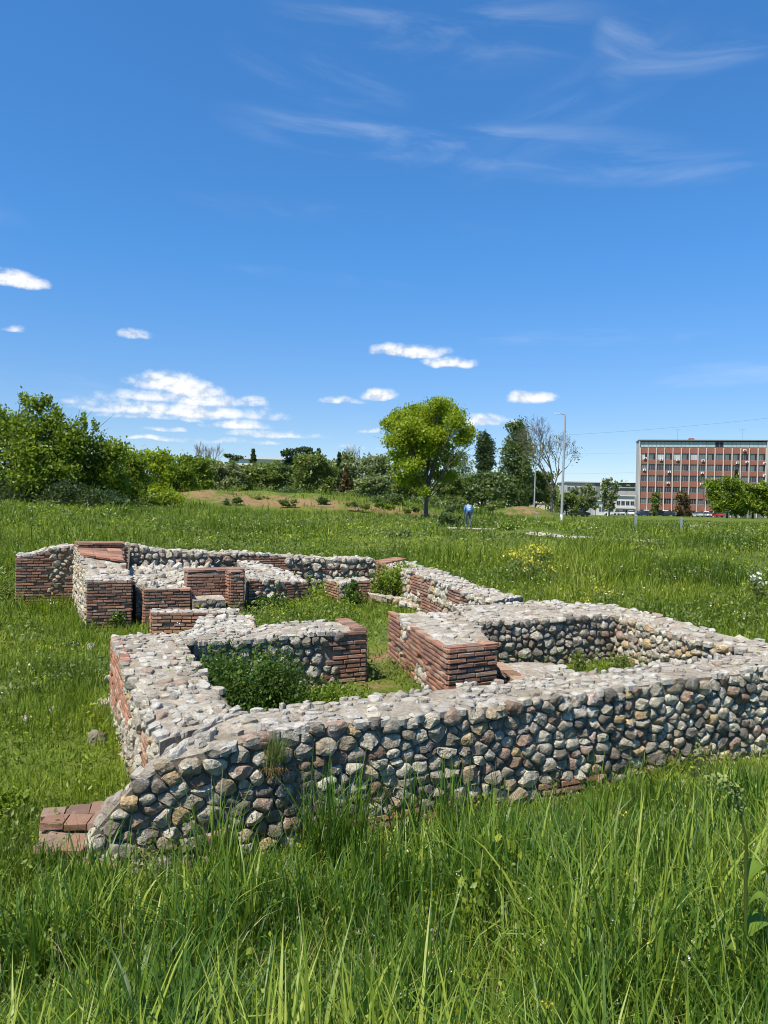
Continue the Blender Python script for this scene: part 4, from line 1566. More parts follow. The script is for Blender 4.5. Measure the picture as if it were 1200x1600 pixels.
def build_meadow():
    # near and middle distance: the left slope, the floors of the ruin and what lies just beyond it
    n = 190000
    x, y, r = scatter(n, -40, 40, 4.6, 30, 1.35)
    q = bank_q(x, y)
    ok = ((q < 0.1) | ((x < -2.2) & (q < 1.2)) | (x < -3.0)) & free_of_walls(x, y)
    x, y, r, q = x[ok], y[ok], r[ok], q[ok]
    inside = sstep(y - 0.52 * x, 7.0, 7.6) * sstep(x + 0.43 * (y - 6.0), -1.9, -1.3) * (1 - sstep(x - 0.2 * (22 - y) * 0.5, 3.8, 4.6))
    bare = np.exp(-((x + 0.10 - 0.05 * (y - 11)) / 0.42) ** 2) * sstep(y, 9.8, 11.0) * (1 - sstep(y, 15.5, 17.5)) * 0.93
    bare += gauss(x, y, -2.95, 7.6, 0.45, 1.3) * 0.35 + gauss(x, y, -4.1, 7.2, 0.7, 0.5) * 0.4
    ok = rng.random(len(x)) > bare
    x, y, r, inside = x[ok], y[ok], r[ok], inside[ok]
    z = ground_z(x, y)
    pat = fbm(x * 0.75, y * 0.75, 4)
    h = (0.10 + 0.16 * sstep(pat, 0.38, 0.66)) * rng.uniform(0.5, 1.35, len(x)) + 0.010 * (r - 10).clip(0, 20) * 0.8
    h *= 1 - 0.45 * inside
    w = rng.uniform(0.5, 1.0, len(x)) * (0.0045 + 0.0011 * r)
    tint = np.clip(0.46 + 1.3 * (fbm(x * 0.42 + 9, y * 0.42, 4) - 0.5) + rng.normal(0, 0.19, len(x)) - 0.06 * inside, 0, 1)
    V, F, T, tip = blades(x, y, z - 0.01, h, w, tint, 3, 0.42, 0.9)
    tag(put('meadow_grass', np_mesh('meadow_grass', V, F, M['grass'], True, T)), kind='stuff')
    # further off: tussocks of longer grass and weeds, up to the trees
    n = 170000
    x, y, r = scatter(n, -38, 38, 19, 135, 1.55)
    pd = path_dist(x, y)
    so = soil_at(x, y)
    ok = free_of_walls(x, y) & (pd > 0.75) & (rng.random(len(x)) > so * 1.6) & ~((x > 22) & (r > 75) & (rng.random(len(x)) < 0.5))
    x, y, r = x[ok], y[ok], r[ok]
    z = ground_z(x, y)
    pat = fbm(x * 0.28 + 31, y * 0.28, 4)
    h = (0.15 + 0.58 * sstep(pat, 0.44, 0.70)) * rng.uniform(0.45, 1.4, len(x))
    h *= 1 - 0.6 * sstep(x, 14, 24) * sstep(y, 50, 80)
    pdm = path_dist(x, y)
    h = np.where((pdm < 1.2), h * (0.4 + 0.6 * sstep(pdm, 0.6, 1.2)), h)
    h = np.where((x > 3.0) & (x < 8.0) & (y > 39.0) & (y < 49.6), h * 0.32, h)
    # keep a clear view of the path as the photograph has it
    w = rng.uniform(0.5, 1.1, len(x)) * (0.010 + 0.0010 * r)
    tint = np.clip(0.44 + 1.7 * (fbm(x * 0.2 + 5, y * 0.2, 4) - 0.5) + rng.normal(0, 0.17, len(x)), 0, 1)
    V, F, T, tip = blades(x, y, z - 0.02, h, w, tint, 2, 0.35, 0.7)
    tag(put('meadow_grass', np_mesh('meadow_grass', V, F, M['grass'], True, T)), kind='stuff')


build_meadow()


def build_weeds():
    # low broad-leaved weeds between the grass
    rg = np.random.default_rng(41)
    for nm, mt, n, rr, hh, sz in (('meadow_weeds', 'leaf_olive', 5200, (6, 70), (0.18, 0.62), 0.0032), ('meadow_weeds', 'leaf_maple', 4600, (5, 70), (0.10, 0.48), 0.0030), ('meadow_weeds', 'leaf_lime', 900, (9, 60), (0.15, 0.5), 0.0028)):
        x, y, r = scatter(n, -39, 39, *rr, 1.35, rg)
        k = vnoise(x * 0.5 + sz * 9e4 + n, y * 0.5)
        q = bank_q(x, y)
        ok = free_of_walls(x, y) & (k > 0.48) & (q < 0.2) & (path_dist(x, y) > 1.1) & (soil_at(x, y) < 0.9) & ~((x > 2.5) & (x < 7.6) & (y > 37) & (y < 50))
        x, y, r = x[ok], y[ok], r[ok]
        m = 16
        hgt = rg.uniform(*hh, len(x)) * (0.55 + 0.45 * sstep(r, 8, 20))
        P = np.repeat(np.stack([x, y, ground_z(x, y)], 1), m, 0)
        w = np.repeat(hgt, m)
        P = P + rg.normal(size=P.shape) * np.stack([w * 0.45, w * 0.45, w * 0], 1)
        P[:, 2] += w * rg.random(len(P)) ** 0.7 + 0.02
        T = np.clip(np.repeat(rg.normal(0.5, 0.22, len(x)), m) + rg.normal(0, 0.12, len(P)), 0, 1)
        V, F, TT = leaf_cards(P, np.repeat(0.028 + sz * r, m), T, rg, np.array([0, 0, 0.6]), aspect=2.0)
        tag(put(nm, np_mesh(nm, V, F, M[mt], False, TT)), kind='stuff')


# ------------------------------------------------------------------ leafy clumps
def leaf_cards(P, size, tint, rg, nrm=None, droop=0.0, aspect=1.7):
    """small pointed leaves (two triangles, folded) at the points P"""
    n = len(P)
    d = rg.normal(size=(n, 3))
    if nrm is not None:
        d = d * 0.75 + nrm
    d[:, 2] -= droop
    d /= np.linalg.norm(d, axis=1)[:, None] + 1e-9
    a = rg.normal(size=(n, 3))
    u = np.cross(d, a)
    u /= np.linalg.norm(u, axis=1)[:, None] + 1e-9
    v = np.cross(d, u)
    s = (np.full(n, size) if np.isscalar(size) else size) * rg.uniform(0.65, 1.3, n)
    s = s[:, None]
    V = np.stack([P - d * s * 0.5, P + u * s * (0.5 / aspect) + v * s * 0.08, P + d * s * 0.5, P - u * s * (0.5 / aspect) + v * s * 0.08], 1).reshape(-1, 3)
    F = (np.arange(n)[:, None, None] * 4 + np.array([[0, 1, 2], [0, 2, 3]])[None]).reshape(-1, 3)
    return V, F, np.repeat(tint, 4)


def leafy_bush(name, label, cat, cx, cy, rx, ry, h, n, size, mat, seed, group=None, twigs=14, zbase=None, flowers=None):
    """low plant: upright twigs and leaves in uneven clumps"""
    rg = np.random.default_rng(seed)
    zb = float(ground_z(cx, cy)) if zbase is None else zbase
    root = empty(name, (cx, cy, zb), label, cat, group)
    K = max(5, int(n / 90))
    c = np.stack([rg.normal(0, 0.42, K) * rx, rg.normal(0, 0.42, K) * ry, np.zeros(K)], 1)
    e = np.clip(1 - (c[:, 0] / rx) ** 2 - (c[:, 1] / ry) ** 2, 0.12, 1) ** 0.6
    c[:, 2] = h * e * rg.uniform(0.25, 1.0, K) ** 0.7
    i = rg.integers(0, K, n)
    sp = rg.normal(size=(n, 3)) * np.array([rx, ry, h]) * 0.17
    P = c[i] + sp
    P[:, 2] = np.abs(P[:, 2]) + 0.02
    tint = np.clip(0.45 + rg.normal(0, 0.2, n) + 0.25 * rg.normal(0, 1, K)[i] * 0.6, 0, 1)
    V, F, T = leaf_cards(P, size, tint, rg, np.array([0, 0, 0.5]))
    put('leaves', np_mesh('leaves', V, F, M[mat], False, T), root)
    tw = MB()
    for k in range(min(twigs, K)):
        p = c[k]
        tw.tube([(p[0] * 0.3, p[1] * 0.3, -0.03), (p[0] * 0.7, p[1] * 0.7, p[2] * 0.6), tuple(p)], [0.012 * h + 0.003, 0.008 * h + 0.002, 0.002], 4, False)
    tw.build('stem', M['bark_dark'], root)
    if flowers:
        fm, fn, fs = flowers
        j = rg.integers(0, K, fn)
        Q = c[j] * np.array([1, 1, 1.0]) + rg.normal(size=(fn, 3)) * np.array([rx, ry, h]) * 0.16
        Q[:, 2] = np.abs(Q[:, 2]) * 0.7 + h * 0.55
        V, F, T = leaf_cards(Q, fs, rg.random(fn), rg, np.array([0, -0.4, 1.0]), aspect=1.1)
        put('blossom', np_mesh('blossom', V, F, M[fm], False, T), root)
    return root


build_weeds()


def build_near_weeds():
    # broad-leaved weeds and clover down between the tall blades
    rg = np.random.default_rng(43)
    for mt, n, hh, sz, asp in (('leaf_maple', 420, (0.12, 0.42), 0.034, 1.5), ('leaf_olive', 260, (0.15, 0.48), 0.026, 2.4), ('leaf_lime', 90, (0.12, 0.36), 0.03, 1.5)):
        x, y, r = scatter(n, -38, 38, 1.9, 10, 0.8, rg)
        q = bank_q(x, y)
        ok = (q > 0.05) & free_of_walls(x, y) & (vnoise(x * 1.1 + n, y * 1.1) > 0.42)
        x, y = x[ok], y[ok]
        m = 26
        hgt = rg.uniform(*hh, len(x))
        P = np.repeat(np.stack([x, y, ground_z(x, y)], 1), m, 0)
        w = np.repeat(hgt, m)
        P = P + rg.normal(size=P.shape) * np.stack([w * 0.22, w * 0.22, w * 0], 1)
        P[:, 2] += w * rg.random(len(P)) ** 0.8 + 0.02
        T = np.clip(np.repeat(rg.normal(0.5, 0.2, len(x)), m) + rg.normal(0, 0.12, len(P)), 0, 1)
        V, F, TT = leaf_cards(P, sz, T, rg, np.array([0, 0, 0.7]), aspect=asp)
        tag(put('near_weeds', np_mesh('near_weeds', V, F, M[mt], False, TT)), kind='stuff')


build_near_weeds()

# bramble filling the left room
def room_bush(px, py, z, rx, ry, h, n, size, seed, label, mat='leaf_bramble', name='bramble_bush'):
    p = at_z(px, py, z)
    leafy_bush(name, label, 'bush', p.x, p.y, rx, ry, h, n, size, mat, seed, 'weeds growing in the ruin', twigs=20, zbase=float(ground_z(p.x, p.y)))


def bush_at(x, y, rx, ry, h, n, size, seed, label, mat='leaf_bramble', name='bramble_bush'):
    leafy_bush(name, label, 'bush', x, y, rx, ry, h, n, size, mat, seed, 'weeds growing in the ruin', twigs=20)


bush_at(-1.80, 8.75, 0.62, 0.85, 0.86, 9000, 0.050, 301, 'dark glossy bramble filling the left room against the broad pale wall')
bush_at(-1.30, 9.15, 0.55, 0.55, 0.72, 5500, 0.050, 302, 'dark bramble mound in front of the middle cross wall')
bush_at(-0.42, 9.35, 0.5, 0.5, 0.34, 1800, 0.05, 303, 'low bright nettles between the bramble and the brick doorway', 'leaf_maple', 'nettle_patch')
bush_at(-1.2, 7.85, 0.5, 0.5, 0.34, 1500, 0.05, 304, 'low leafy weeds in front of the bramble behind the near wall', 'leaf_maple', 'nettle_patch')
room_bush(622, 924, 0.80, 0.8, 0.5, 0.75, 3200, 0.085, 305, 'fresh green weeds growing on the low broken wall at the back', 'leaf_maple', 'weed_clump')
room_bush(672, 945, 0.50, 0.55, 0.5, 0.55, 1500, 0.08, 306, 'weed clump at the foot of the far right wall', 'leaf_olive', 'weed_clump')
room_bush(553, 948, 0.50, 0.26, 0.25, 0.5, 600, 0.08, 307, 'dark weed clump in front of the far brick pier', 'leaf_bramble', 'weed_clump')
room_bush(640, 925, 0.6, 0.35, 0.3, 0.5, 700, 0.07, 308, 'dark weed at the middle of the low broken wall', 'leaf_bramble', 'weed_clump')
room_bush(425, 955, 0.45, 0.40, 0.3, 0.22, 600, 0.07, 309, 'shaded weeds in the corner behind the low rubble saddle', 'leaf_bramble', 'weed_clump')
room_bush(172, 985, 0.22, 0.40, 0.3, 0.34, 800, 0.06, 310, 'dark weeds at the foot of the tall left stub', 'leaf_bramble', 'weed_clump')
room_bush(900, 1045, 0.45, 0.25, 0.2, 0.26, 300, 0.05, 311, 'small green tuft at the foot of the shaded back wall, nearer the pier', 'leaf_olive', 'weed_clump')
room_bush(968, 1047, 0.45, 0.28, 0.2, 0.26, 300, 0.05, 312, 'small green tuft in the inner corner of the right room', 'leaf_olive', 'weed_clump')
room_bush(12, 935, 0.5, 0.6, 0.5, 0.4, 900, 0.08, 313, 'dark scrub beside the far left brick wing', 'leaf_olive', 'weed_clump')
room_bush(10, 1290, 0.25, 0.3, 0.3, 0.25, 400, 0.05, 314, 'leafy weeds at the left edge beyond the brick footing', 'leaf_maple', 'weed_clump')


def wall_tuft():
    """grassy tuft hanging on the near wall's face"""
    p = at_z(432, 1172, 1.02)
    y0 = near_line(p.x) - 0.05
    root = empty('wall_tuft', (p.x, y0, 0.98), 'grey-green tuft of narrow stems rooted in the face of the near wall', 'plant', 'weeds growing in the ruin')
    rg = np.random.default_rng(77)
    n = 240
    x = rg.normal(0, 0.04, n)
    V, F, T, tip = blades(x, rg.normal(-0.02, 0.02, n), rg.normal(0, 0.03, n), rg.uniform(0.10, 0.27, n), rg.uniform(0.004, 0.008, n), rg.uniform(0.2, 0.7, n), 4, 0.42, 0.35, rg)
    put('leaves', np_mesh('leaves', V, F, M['leaf_grey'], True, T), root)
    n = 90
    V, F, T, tip = blades(rg.normal(0, 0.05, n), rg.normal(-0.05, 0.015, n), rg.normal(-0.03, 0.03, n), rg.uniform(0.08, 0.18, n), rg.uniform(0.004, 0.008, n), rg.uniform(0.2, 0.9, n), 3, 0.3, 0.3, rg)
    V[:, 2] = -0.03 - np.abs(V[:, 2]) * 0.9
    put('dry_stalks', np_mesh('dry_stalks', V, F, M['leaf_brown'], True, T), root)


wall_tuft()

# ------------------------------------------------------------------ trees
def bez(p0, p1, p2, n=5):
    return [tuple((1 - t) ** 2 * np.array(p0) + 2 * t * (1 - t) * np.array(p1) + t * t * np.array(p2)) for t in np.linspace(0, 1, n)]


def tree(name, label, px, depth, lobes, n, leaf, mat, seed, group='trees and bushes beyond the meadow', bark='bark_dark', trunk_r=0.16, fork=0.30, thick=0.75, droop=0.0, cat='tree', sub=9, spread=0.30, limbs=True, shell=2.8, base_py=None):
    """lobes: (px, py, half width px, half height px) as seen from the bank, turned into clumps at the tree's own distance"""
    rg = np.random.default_rng(seed)
    n = int(n * 1.7)
    s = depth / 1200.0
    b = at_y(px, 800, depth)
    bz = float(ground_z(b.x, b.y)) - 0.05
    root = empty(name, (b.x, depth, bz), label, cat, group)
    C, Rr = [], []
    for (lx, ly, rx, ry) in lobes:
        c = at_y(lx, ly, depth)
        half = max((q[0] for q in lobes)) - min((q[0] for q in lobes))
        dy = rg.uniform(-1, 1) * half * s * 0.30 * thick
        C.append((c.x - b.x, dy, c.z - bz))
        Rr.append((rx * s, rx * s * thick, ry * s))
    C, Rr = np.array(C), np.array(Rr)
    vol = Rr[:, 0] * Rr[:, 2] + 1e-6
    cnt = np.maximum(30, (n * vol / vol.sum())).astype(int)
    Ps, Ts, Ns = [], [], []
    for i in range(len(C)):
        m = max(4, int(sub * math.sqrt(cnt[i] / 220)))
        d = rg.normal(size=(m, 3))
        d /= np.linalg.norm(d, axis=1)[:, None]
        rad = rg.random(m) ** (1 / shell)
        sc = d * rad[:, None] * Rr[i]
        k = rg.integers(0, m, cnt[i])
        off = rg.normal(size=(cnt[i], 3)) * Rr[i] * spread
        P = C[i] + sc[k] * 0.88 + off
        Ps.append(P)
        Ns.append(d[k] * 0.5 + np.array([0, 0, 0.35]))
        Ts.append(np.clip(0.46 + rg.normal(0, 0.13, m)[k] + rg.normal(0, 0.14, cnt[i]) + rg.normal(0, 0.05), 0, 1))
    P, T, Nn = np.vstack(Ps), np.concatenate(Ts), np.vstack(Ns)
    ok = P[:, 2] > 0.05
    V, F, TT = leaf_cards(P[ok], leaf, T[ok], rg, Nn[ok], droop)
    put('crown', np_mesh('crown', V, F, M[mat], False, TT), root)
    H = C[:, 2].max()
    fz = H * fork
    tb = MB()
    tb.tube([(0, 0, -0.2), (0.02 * H * rg.normal() * 0.4, 0, fz * 0.5), (0, 0, fz), (rg.normal() * 0.02 * H, 0, fz + (H - fz) * 0.5), (C[np.argmax(C[:, 2])] * np.array([0.7, 0.7, 0.98]))],
            [trunk_r * 1.25, trunk_r, trunk_r * 0.82, trunk_r * 0.45, trunk_r * 0.08], 8)
    if limbs:
        for c in C:
            z0 = fz * rg.uniform(0.85, 1.0) + max(0, (c[2] - fz)) * rg.uniform(0.0, 0.35)
            z0 = min(z0, max(0.2, c[2] * 0.9))
            e = c + rg.normal(size=3) * 0.1
            mid = np.array([c[0] * 0.55, c[1] * 0.55, (z0 + c[2]) * 0.5 - abs(c[0]) * 0.05])
            pts = bez((0, 0, z0), mid, e)
            tb.tube(pts, [trunk_r * q for q in (0.34, 0.26, 0.18, 0.11, 0.05)], 5, False)
            for q in range(2):
                e2 = e + rg.normal(size=3) * np.array([0.5, 0.4, 0.45]) * (c[2] / H + 0.3) * max(0.4, np.abs(c[0]) * 0.6)
                tb.tube(bez(pts[2], (np.array(pts[3]) + e2) / 2, e2, 4), [trunk_r * k for k in (0.2, 0.14, 0.09, 0.03)], 4, False)
    tb.build('trunk', M[bark], root)
    return root


def lobes_round(px, top, bot, w, rg, k=7):
    """uneven rounded crown"""
    out = []
    h = bot - top
    for i in range(k):
        t = (i + 0.5) / k
        y = top + h * (0.14 + 0.76 * t)
        ww = w * 0.5 * math.sqrt(max(0.05, 1 - (2 * (0.12 + 0.78 * t) - 1.0) ** 2))
        for sx in ((-1, 1) if i % 2 else (0, 1, -1)):
            x = px + sx * ww * rg.uniform(0.35, 0.72)
            out.append((x, y + rg.uniform(-0.05, 0.05) * h, w * rg.uniform(0.15, 0.24), h * rg.uniform(0.10, 0.17)))
    return out


def lobes_column(px, top, bot, w, rg, k=10):
    out = []
    for i in range(k):
        t = (i + 0.5) / k
        ww = w * 0.5 * (0.45 + 0.75 * math.sin(math.pi * min(1, t * 0.85 + 0.08)))
        for sx in (-1, 1):
            out.append((px + sx * ww * rg.uniform(0.2, 0.5), top + (bot - top) * t + rg.uniform(-3, 3), ww * rg.uniform(0.5, 0.7), (bot - top) / k * rg.uniform(0.9, 1.3)))
    out.append((px, top + 4, w * 0.12, 8))
    return out


def lobes_cone(px, top, bot, w, rg, k=9):
    out = []
    for i in range(k):
        t = (i + 0.6) / k
        ww = w * 0.5 * t
        y = top + (bot - top) * t
        for sx in (-1, -0.3, 0.4, 1):
            out.append((px + sx * ww * rg.uniform(0.55, 0.85), y + abs(sx) * 2 + rg.uniform(-1, 1), max(2, ww * 0.33), (bot - top) / k * 0.42))
    return out


GT = random.Random(404)
LG = 'maples at the left edge of the meadow'
tree('maple_tree', 'tall leafy maple at the far left edge, its young shoots standing up against the sky', 18, 58, lobes_round(8, 622, 790, 170, GT, 8) + [(30, 622, 10, 14), (-12, 634, 14, 14), (48, 632, 12, 12)], 8200, 0.27, 'leaf_maple', 1, LG, sub=14)
tree('maple_tree', 'tall maple with two pointed leaders, second tree from the left edge', 88, 59, lobes_round(85, 640, 790, 120, GT, 7) + [(76, 625, 8, 16), (66, 636, 10, 14), (92, 648, 12, 14), (130, 660, 8, 12), (123, 652, 4, 9), (143, 660, 4, 9), (155, 668, 4, 8)], 6800, 0.27, 'leaf_maple', 2, LG, sub=13)
tree('maple_tree', 'rounded maple sloping down to the right of the two tall ones', 150, 61, lobes_round(148, 672, 790, 120, GT, 6), 5600, 0.27, 'leaf_maple', 3, LG, sub=12)
tree('maple_tree', 'low dark maple at the right end of the left-hand clump', 192, 64, lobes_round(192, 698, 786, 80, GT, 5), 3600, 0.27, 'leaf_maple', 4, LG, sub=11)
tree('shrub', 'dark undergrowth shrub beneath the tall maples at the left', 60, 56, [(10, 770, 34, 18), (60, 775, 36, 16), (110, 772, 34, 18), (160, 778, 34, 14), (200, 783, 20, 9)], 2600, 0.24, 'leaf_dark', 5, None, cat='bush', trunk_r=0.06, fork=0.1)
tree('shrub', 'small yellowish shrub in the grass right of the maples', 268, 63, [(262, 775, 16, 10), (280, 779, 14, 8), (250, 782, 12, 6)], 700, 0.2, 'leaf_lime', 6, None, cat='bush', trunk_r=0.04, fork=0.1)
G2 = 'trees and bushes behind the bare mound'
mid = [
    ('broadleaf_tree', 'bright yellow-green tree behind the left maples', 232, 84, 700, 778, 86, 'leaf_lime', 3600),
    ('broadleaf_tree', 'mid green bushy tree next to the bright yellow-green one', 270, 88, 706, 782, 74, 'leaf_maple', 3000),
    ('broadleaf_tree', 'full green tree under the leafless crown on the left', 304, 92, 712, 782, 64, 'leaf_maple', 2600),
    ('broadleaf_tree', 'greyish rounded tree in front of the white far building', 345, 96, 716, 778, 76, 'leaf_grey', 2800),
    ('broadleaf_tree', 'olive bush right of the greyish rounded tree', 398, 98, 722, 776, 74, 'leaf_olive', 2300),
    ('broadleaf_tree', 'small dark green bush between the olive and the pale green ones', 440, 100, 724, 774, 60, 'leaf_poplar', 1700),
    ('broadleaf_tree', 'pale green rounded tree in the middle of the bush belt', 488, 97, 710, 774, 74, 'leaf_olive', 3000),
    ('broadleaf_tree', 'broad silvery tree behind the rusty conifer', 566, 112, 706, 770, 92, 'leaf_grey', 3200),
    ('broadleaf_tree', 'compact grey-green bush left of the lone bright tree', 586, 96, 740, 778, 58, 'leaf_grey', 2000),
    ('broadleaf_tree', 'olive bush directly behind the trunk of the lone bright tree', 640, 104, 736, 778, 76, 'leaf_olive', 2400),
    ('broadleaf_tree', 'dull green bush just right of the lone tree trunk', 702, 112, 738, 782, 56, 'leaf_olive', 2000),
    ('broadleaf_tree', 'dark rounded bush under the narrow cypress', 752, 116, 735, 785, 84, 'leaf_poplar', 3000),
    ('broadleaf_tree', 'small dark bush between cypress and poplar', 786, 122, 742, 788, 46, 'leaf_poplar', 1500),
    ('broadleaf_tree', 'yellowish olive tree behind the second lamp post', 836, 132, 728, 794, 70, 'leaf_olive', 2300),
    ('broadleaf_tree', 'soft green tree filling the gap behind the olive bush and the small dark bush', 418, 112, 720, 774, 70, 'leaf_olive', 2200),
    ('broadleaf_tree', 'soft green tree behind the pale green rounded tree, on its right', 520, 114, 716, 774, 70, 'leaf_olive', 2200),
    ('broadleaf_tree', 'soft green tree behind the compact grey-green bush', 604, 116, 720, 776, 60, 'leaf_maple', 2000),
    ('broadleaf_tree', 'mid green tree between the full green tree and the greyish rounded one', 322, 104, 716, 780, 60, 'leaf_olive', 2200),
    ('broadleaf_tree', 'tired green tree below the white block right of the leafless tree', 912, 150, 756, 800, 46, 'leaf_grey', 900),
    ('broadleaf_tree', 'grey-green tree in front of the low white building', 952, 170, 744, 800, 30, 'leaf_grey', 800),
    ('broadleaf_tree', 'low bush behind the lamp post left of the car park', 885, 140, 768, 802, 44, 'leaf_olive', 1100),
    ('broadleaf_tree', 'dense leafy tree before the office block, left of three', 1136, 192, 742, 808, 62, 'leaf_maple', 3600),
    ('broadleaf_tree', 'dense leafy tree before the office block, middle of three', 1176, 196, 750, 808, 66, 'leaf_maple', 3600),
    ('broadleaf_tree', 'dense leafy tree before the office block at the right picture edge', 1218, 194, 748, 808, 66, 'leaf_maple', 3200),
    ('broadleaf_tree', 'thin young tree against the left bays of the office block', 1026, 214, 768, 804, 16, 'leaf_olive', 420),
    ('broadleaf_tree', 'rust coloured sparse tree in front of the office block', 1068, 214, 764, 806, 26, 'leaf_brown', 620),
]
for i, (nm, lb, px, d, top, bot, wd, mt, n) in enumerate(mid):
    rg_ = random.Random(600 + i)
    tree(nm, lb, px, d, lobes_round(px, top, bot, wd, rg_, 5 if wd < 60 else 6), n, 0.0042 * d * (0.85 if d > 150 else 0.95), mt, 700 + i, G2, trunk_r=0.12 * d / 90, fork=0.18, sub=10)
# filler of low scrub along the mound
for i, (px, d, top, bot, wd, mt, lb) in enumerate([
        (232, 68, 770, 790, 56, 'leaf_olive', 'low scrub at the foot of the left end of the mound'), (345, 90, 760, 782, 80, 'leaf_olive', 'flat scrub on the left crest of the mound'),
        (430, 92, 760, 778, 90, 'leaf_poplar', 'flat dark scrub on the middle of the mound'), (520, 90, 764, 780, 70, 'leaf_olive', 'flat scrub above the widest patch of red soil'),
        (600, 84, 768, 786, 60, 'leaf_poplar', 'scrub left of the lone tree on the end of the mound'), (700, 88, 772, 792, 60, 'leaf_olive', 'scrub on the slope between the lone tree and the walker')]):
    rg_ = random.Random(650 + i)
    tree('shrub', lb, px, d, [(px + rg_.uniform(-0.5, 0.5) * wd, rg_.uniform(top + 5, bot), wd * 0.16, (bot - top) * 0.33) for _ in range(9)], 900, 0.26, mt, 760 + i, 'scrub on the mound', cat='bush', trunk_r=0.05, fork=0.1)

rs = random.Random(88)
names = ['small dark scrub tuft on the mound below the %s', 'low green scrub tuft on the mound below the %s']
for i, (px, py, d, w_, what, mt) in enumerate([(318, 778, 82, 22, 'leafless pale crown', 'leaf_olive'), (362, 786, 78, 26, 'left end of the white far building', 'leaf_poplar'), (405, 780, 82, 22, 'olive bush', 'leaf_olive'), (450, 788, 78, 26, 'ragged pine', 'leaf_olive'),
        (505, 784, 80, 24, 'dark spire', 'leaf_poplar'), (560, 790, 78, 28, 'silvery tree', 'leaf_olive'), (600, 794, 76, 24, 'olive spruce', 'leaf_maple'), (640, 796, 74, 22, 'bright lone tree, left of its trunk', 'leaf_olive'), (708, 796, 74, 26, 'dull green bush', 'leaf_poplar'), (770, 792, 84, 30, 'dark bush between cypress and poplar', 'leaf_olive')]):
    tree('shrub', names[i % 2] % what, px, d, [(px + rs.uniform(-0.5, 0.5) * w_, py + rs.uniform(-5, 3), w_ * 0.22, 4) for _ in range(6)], 330, 0.24, mt, 860 + i, 'scrub on the mound', cat='bush', trunk_r=0.04, fork=0.1)
for i, (px, py, d, w_, what, mt) in enumerate([(620, 836, 36, 40, 'dark weed thicket in the meadow behind the far corner of the ruin', 'leaf_poplar'), (500, 832, 38, 34, 'low weed thicket in the meadow behind the far back wall', 'leaf_maple'), (705, 812, 50, 30, 'weed thicket in the grass left of the walker', 'leaf_poplar'),
        (800, 826, 44, 60, 'thick weeds covering the bend of the path', 'leaf_maple'), (1000, 850, 36, 50, 'weed thicket at the right end of the path', 'leaf_olive'), (1080, 890, 27, 40, 'tall weeds in the meadow above the right room', 'leaf_maple'), (940, 870, 32, 36, 'olive weeds in the meadow right of the yellow flowers', 'leaf_olive'),
        (180, 800, 50, 50, 'weeds at the foot of the left maples', 'leaf_maple')]):
    tree('weed_thicket', what, px, d, [(px + rs.uniform(-0.5, 0.5) * w_, py + rs.uniform(-6, 6), w_ * 0.2, 7) for _ in range(8)], 420, 0.0050 * d, mt, 880 + i, 'weed thickets in the meadow', cat='plant', trunk_r=0.012, fork=0.1)

rg_ = random.Random(31)
tree('conifer', 'dark ragged pine left of the pale green tree in the bush belt', 463, 118, [(450, 708, 9, 5), (470, 703, 12, 5), (484, 707, 7, 4), (462, 714, 14, 6), (478, 716, 10, 5), (455, 722, 12, 6), (470, 728, 12, 9)], 1300, 0.5, 'leaf_dark', 801, 'dark conifers in the bush belt', trunk_r=0.2)
tree('conifer', 'small dark pine peeping over the white far building', 396, 150, lobes_cone(396, 700, 722, 12, rg_, 6), 420, 0.5, 'leaf_dark', 802, 'dark conifers in the bush belt', trunk_r=0.15, limbs=False)
tree('conifer', 'flat topped dark pine at the left end of the white far building', 366, 150, [(360, 712, 8, 3), (372, 714, 9, 3), (366, 717, 7, 3)], 260, 0.5, 'leaf_dark', 803, 'dark conifers in the bush belt', trunk_r=0.14)
tree('conifer', 'dark spire behind the pale green tree', 498, 120, lobes_cone(498, 699, 760, 26, rg_, 8), 900, 0.45, 'leaf_dark', 804, 'dark conifers in the bush belt', trunk_r=0.16, limbs=False)
tree('conifer', 'dark spruce beside the rusty one', 530, 104, lobes_cone(530, 706, 778, 26, rg_, 9), 1200, 0.36, 'leaf_dark', 805, 'dark conifers in the bush belt', trunk_r=0.16, limbs=False)
tree('conifer', 'rusty brown half dead spruce in the bush belt', 541, 100, lobes_cone(541, 728, 776, 32, rg_, 9), 1300, 0.34, 'leaf_brown', 806, 'dark conifers in the bush belt', trunk_r=0.14, limbs=False)
tree('conifer', 'olive spruce left of the lone bright tree', 618, 108, lobes_cone(618, 716, 780, 40, rg_, 9), 1200, 0.4, 'leaf_olive', 807, 'dark conifers in the bush belt', trunk_r=0.14, limbs=False)
tree('conifer', 'thin conifer tip rising over the trees before the office block', 1150, 200, lobes_cone(1150, 731, 790, 16, rg_, 9), 600, 0.6, 'leaf_dark', 808, 'dark conifers in the bush belt', trunk_r=0.2, limbs=False)
tree('cypress', 'narrow dark cypress right of the lone bright tree', 757, 124, lobes_column(757, 678, 745, 27, rg_, 9), 3600, 0.36, 'leaf_dark', 809, None, trunk_r=0.2, limbs=False, sub=12)
tree('poplar', 'tall grey-green poplar left of the leafless tree', 808, 128, lobes_column(808, 662, 792, 46, rg_, 13), 5600, 0.44, 'leaf_poplar', 810, None, trunk_r=0.28, limbs=False, sub=12)
tree('poplar', 'pale hazy poplar between the lone tree and the cypress', 722, 150, lobes_column(722, 704, 770, 36, rg_, 9), 900, 0.42, 'leaf_grey', 811, None, trunk_r=0.2, sub=10)

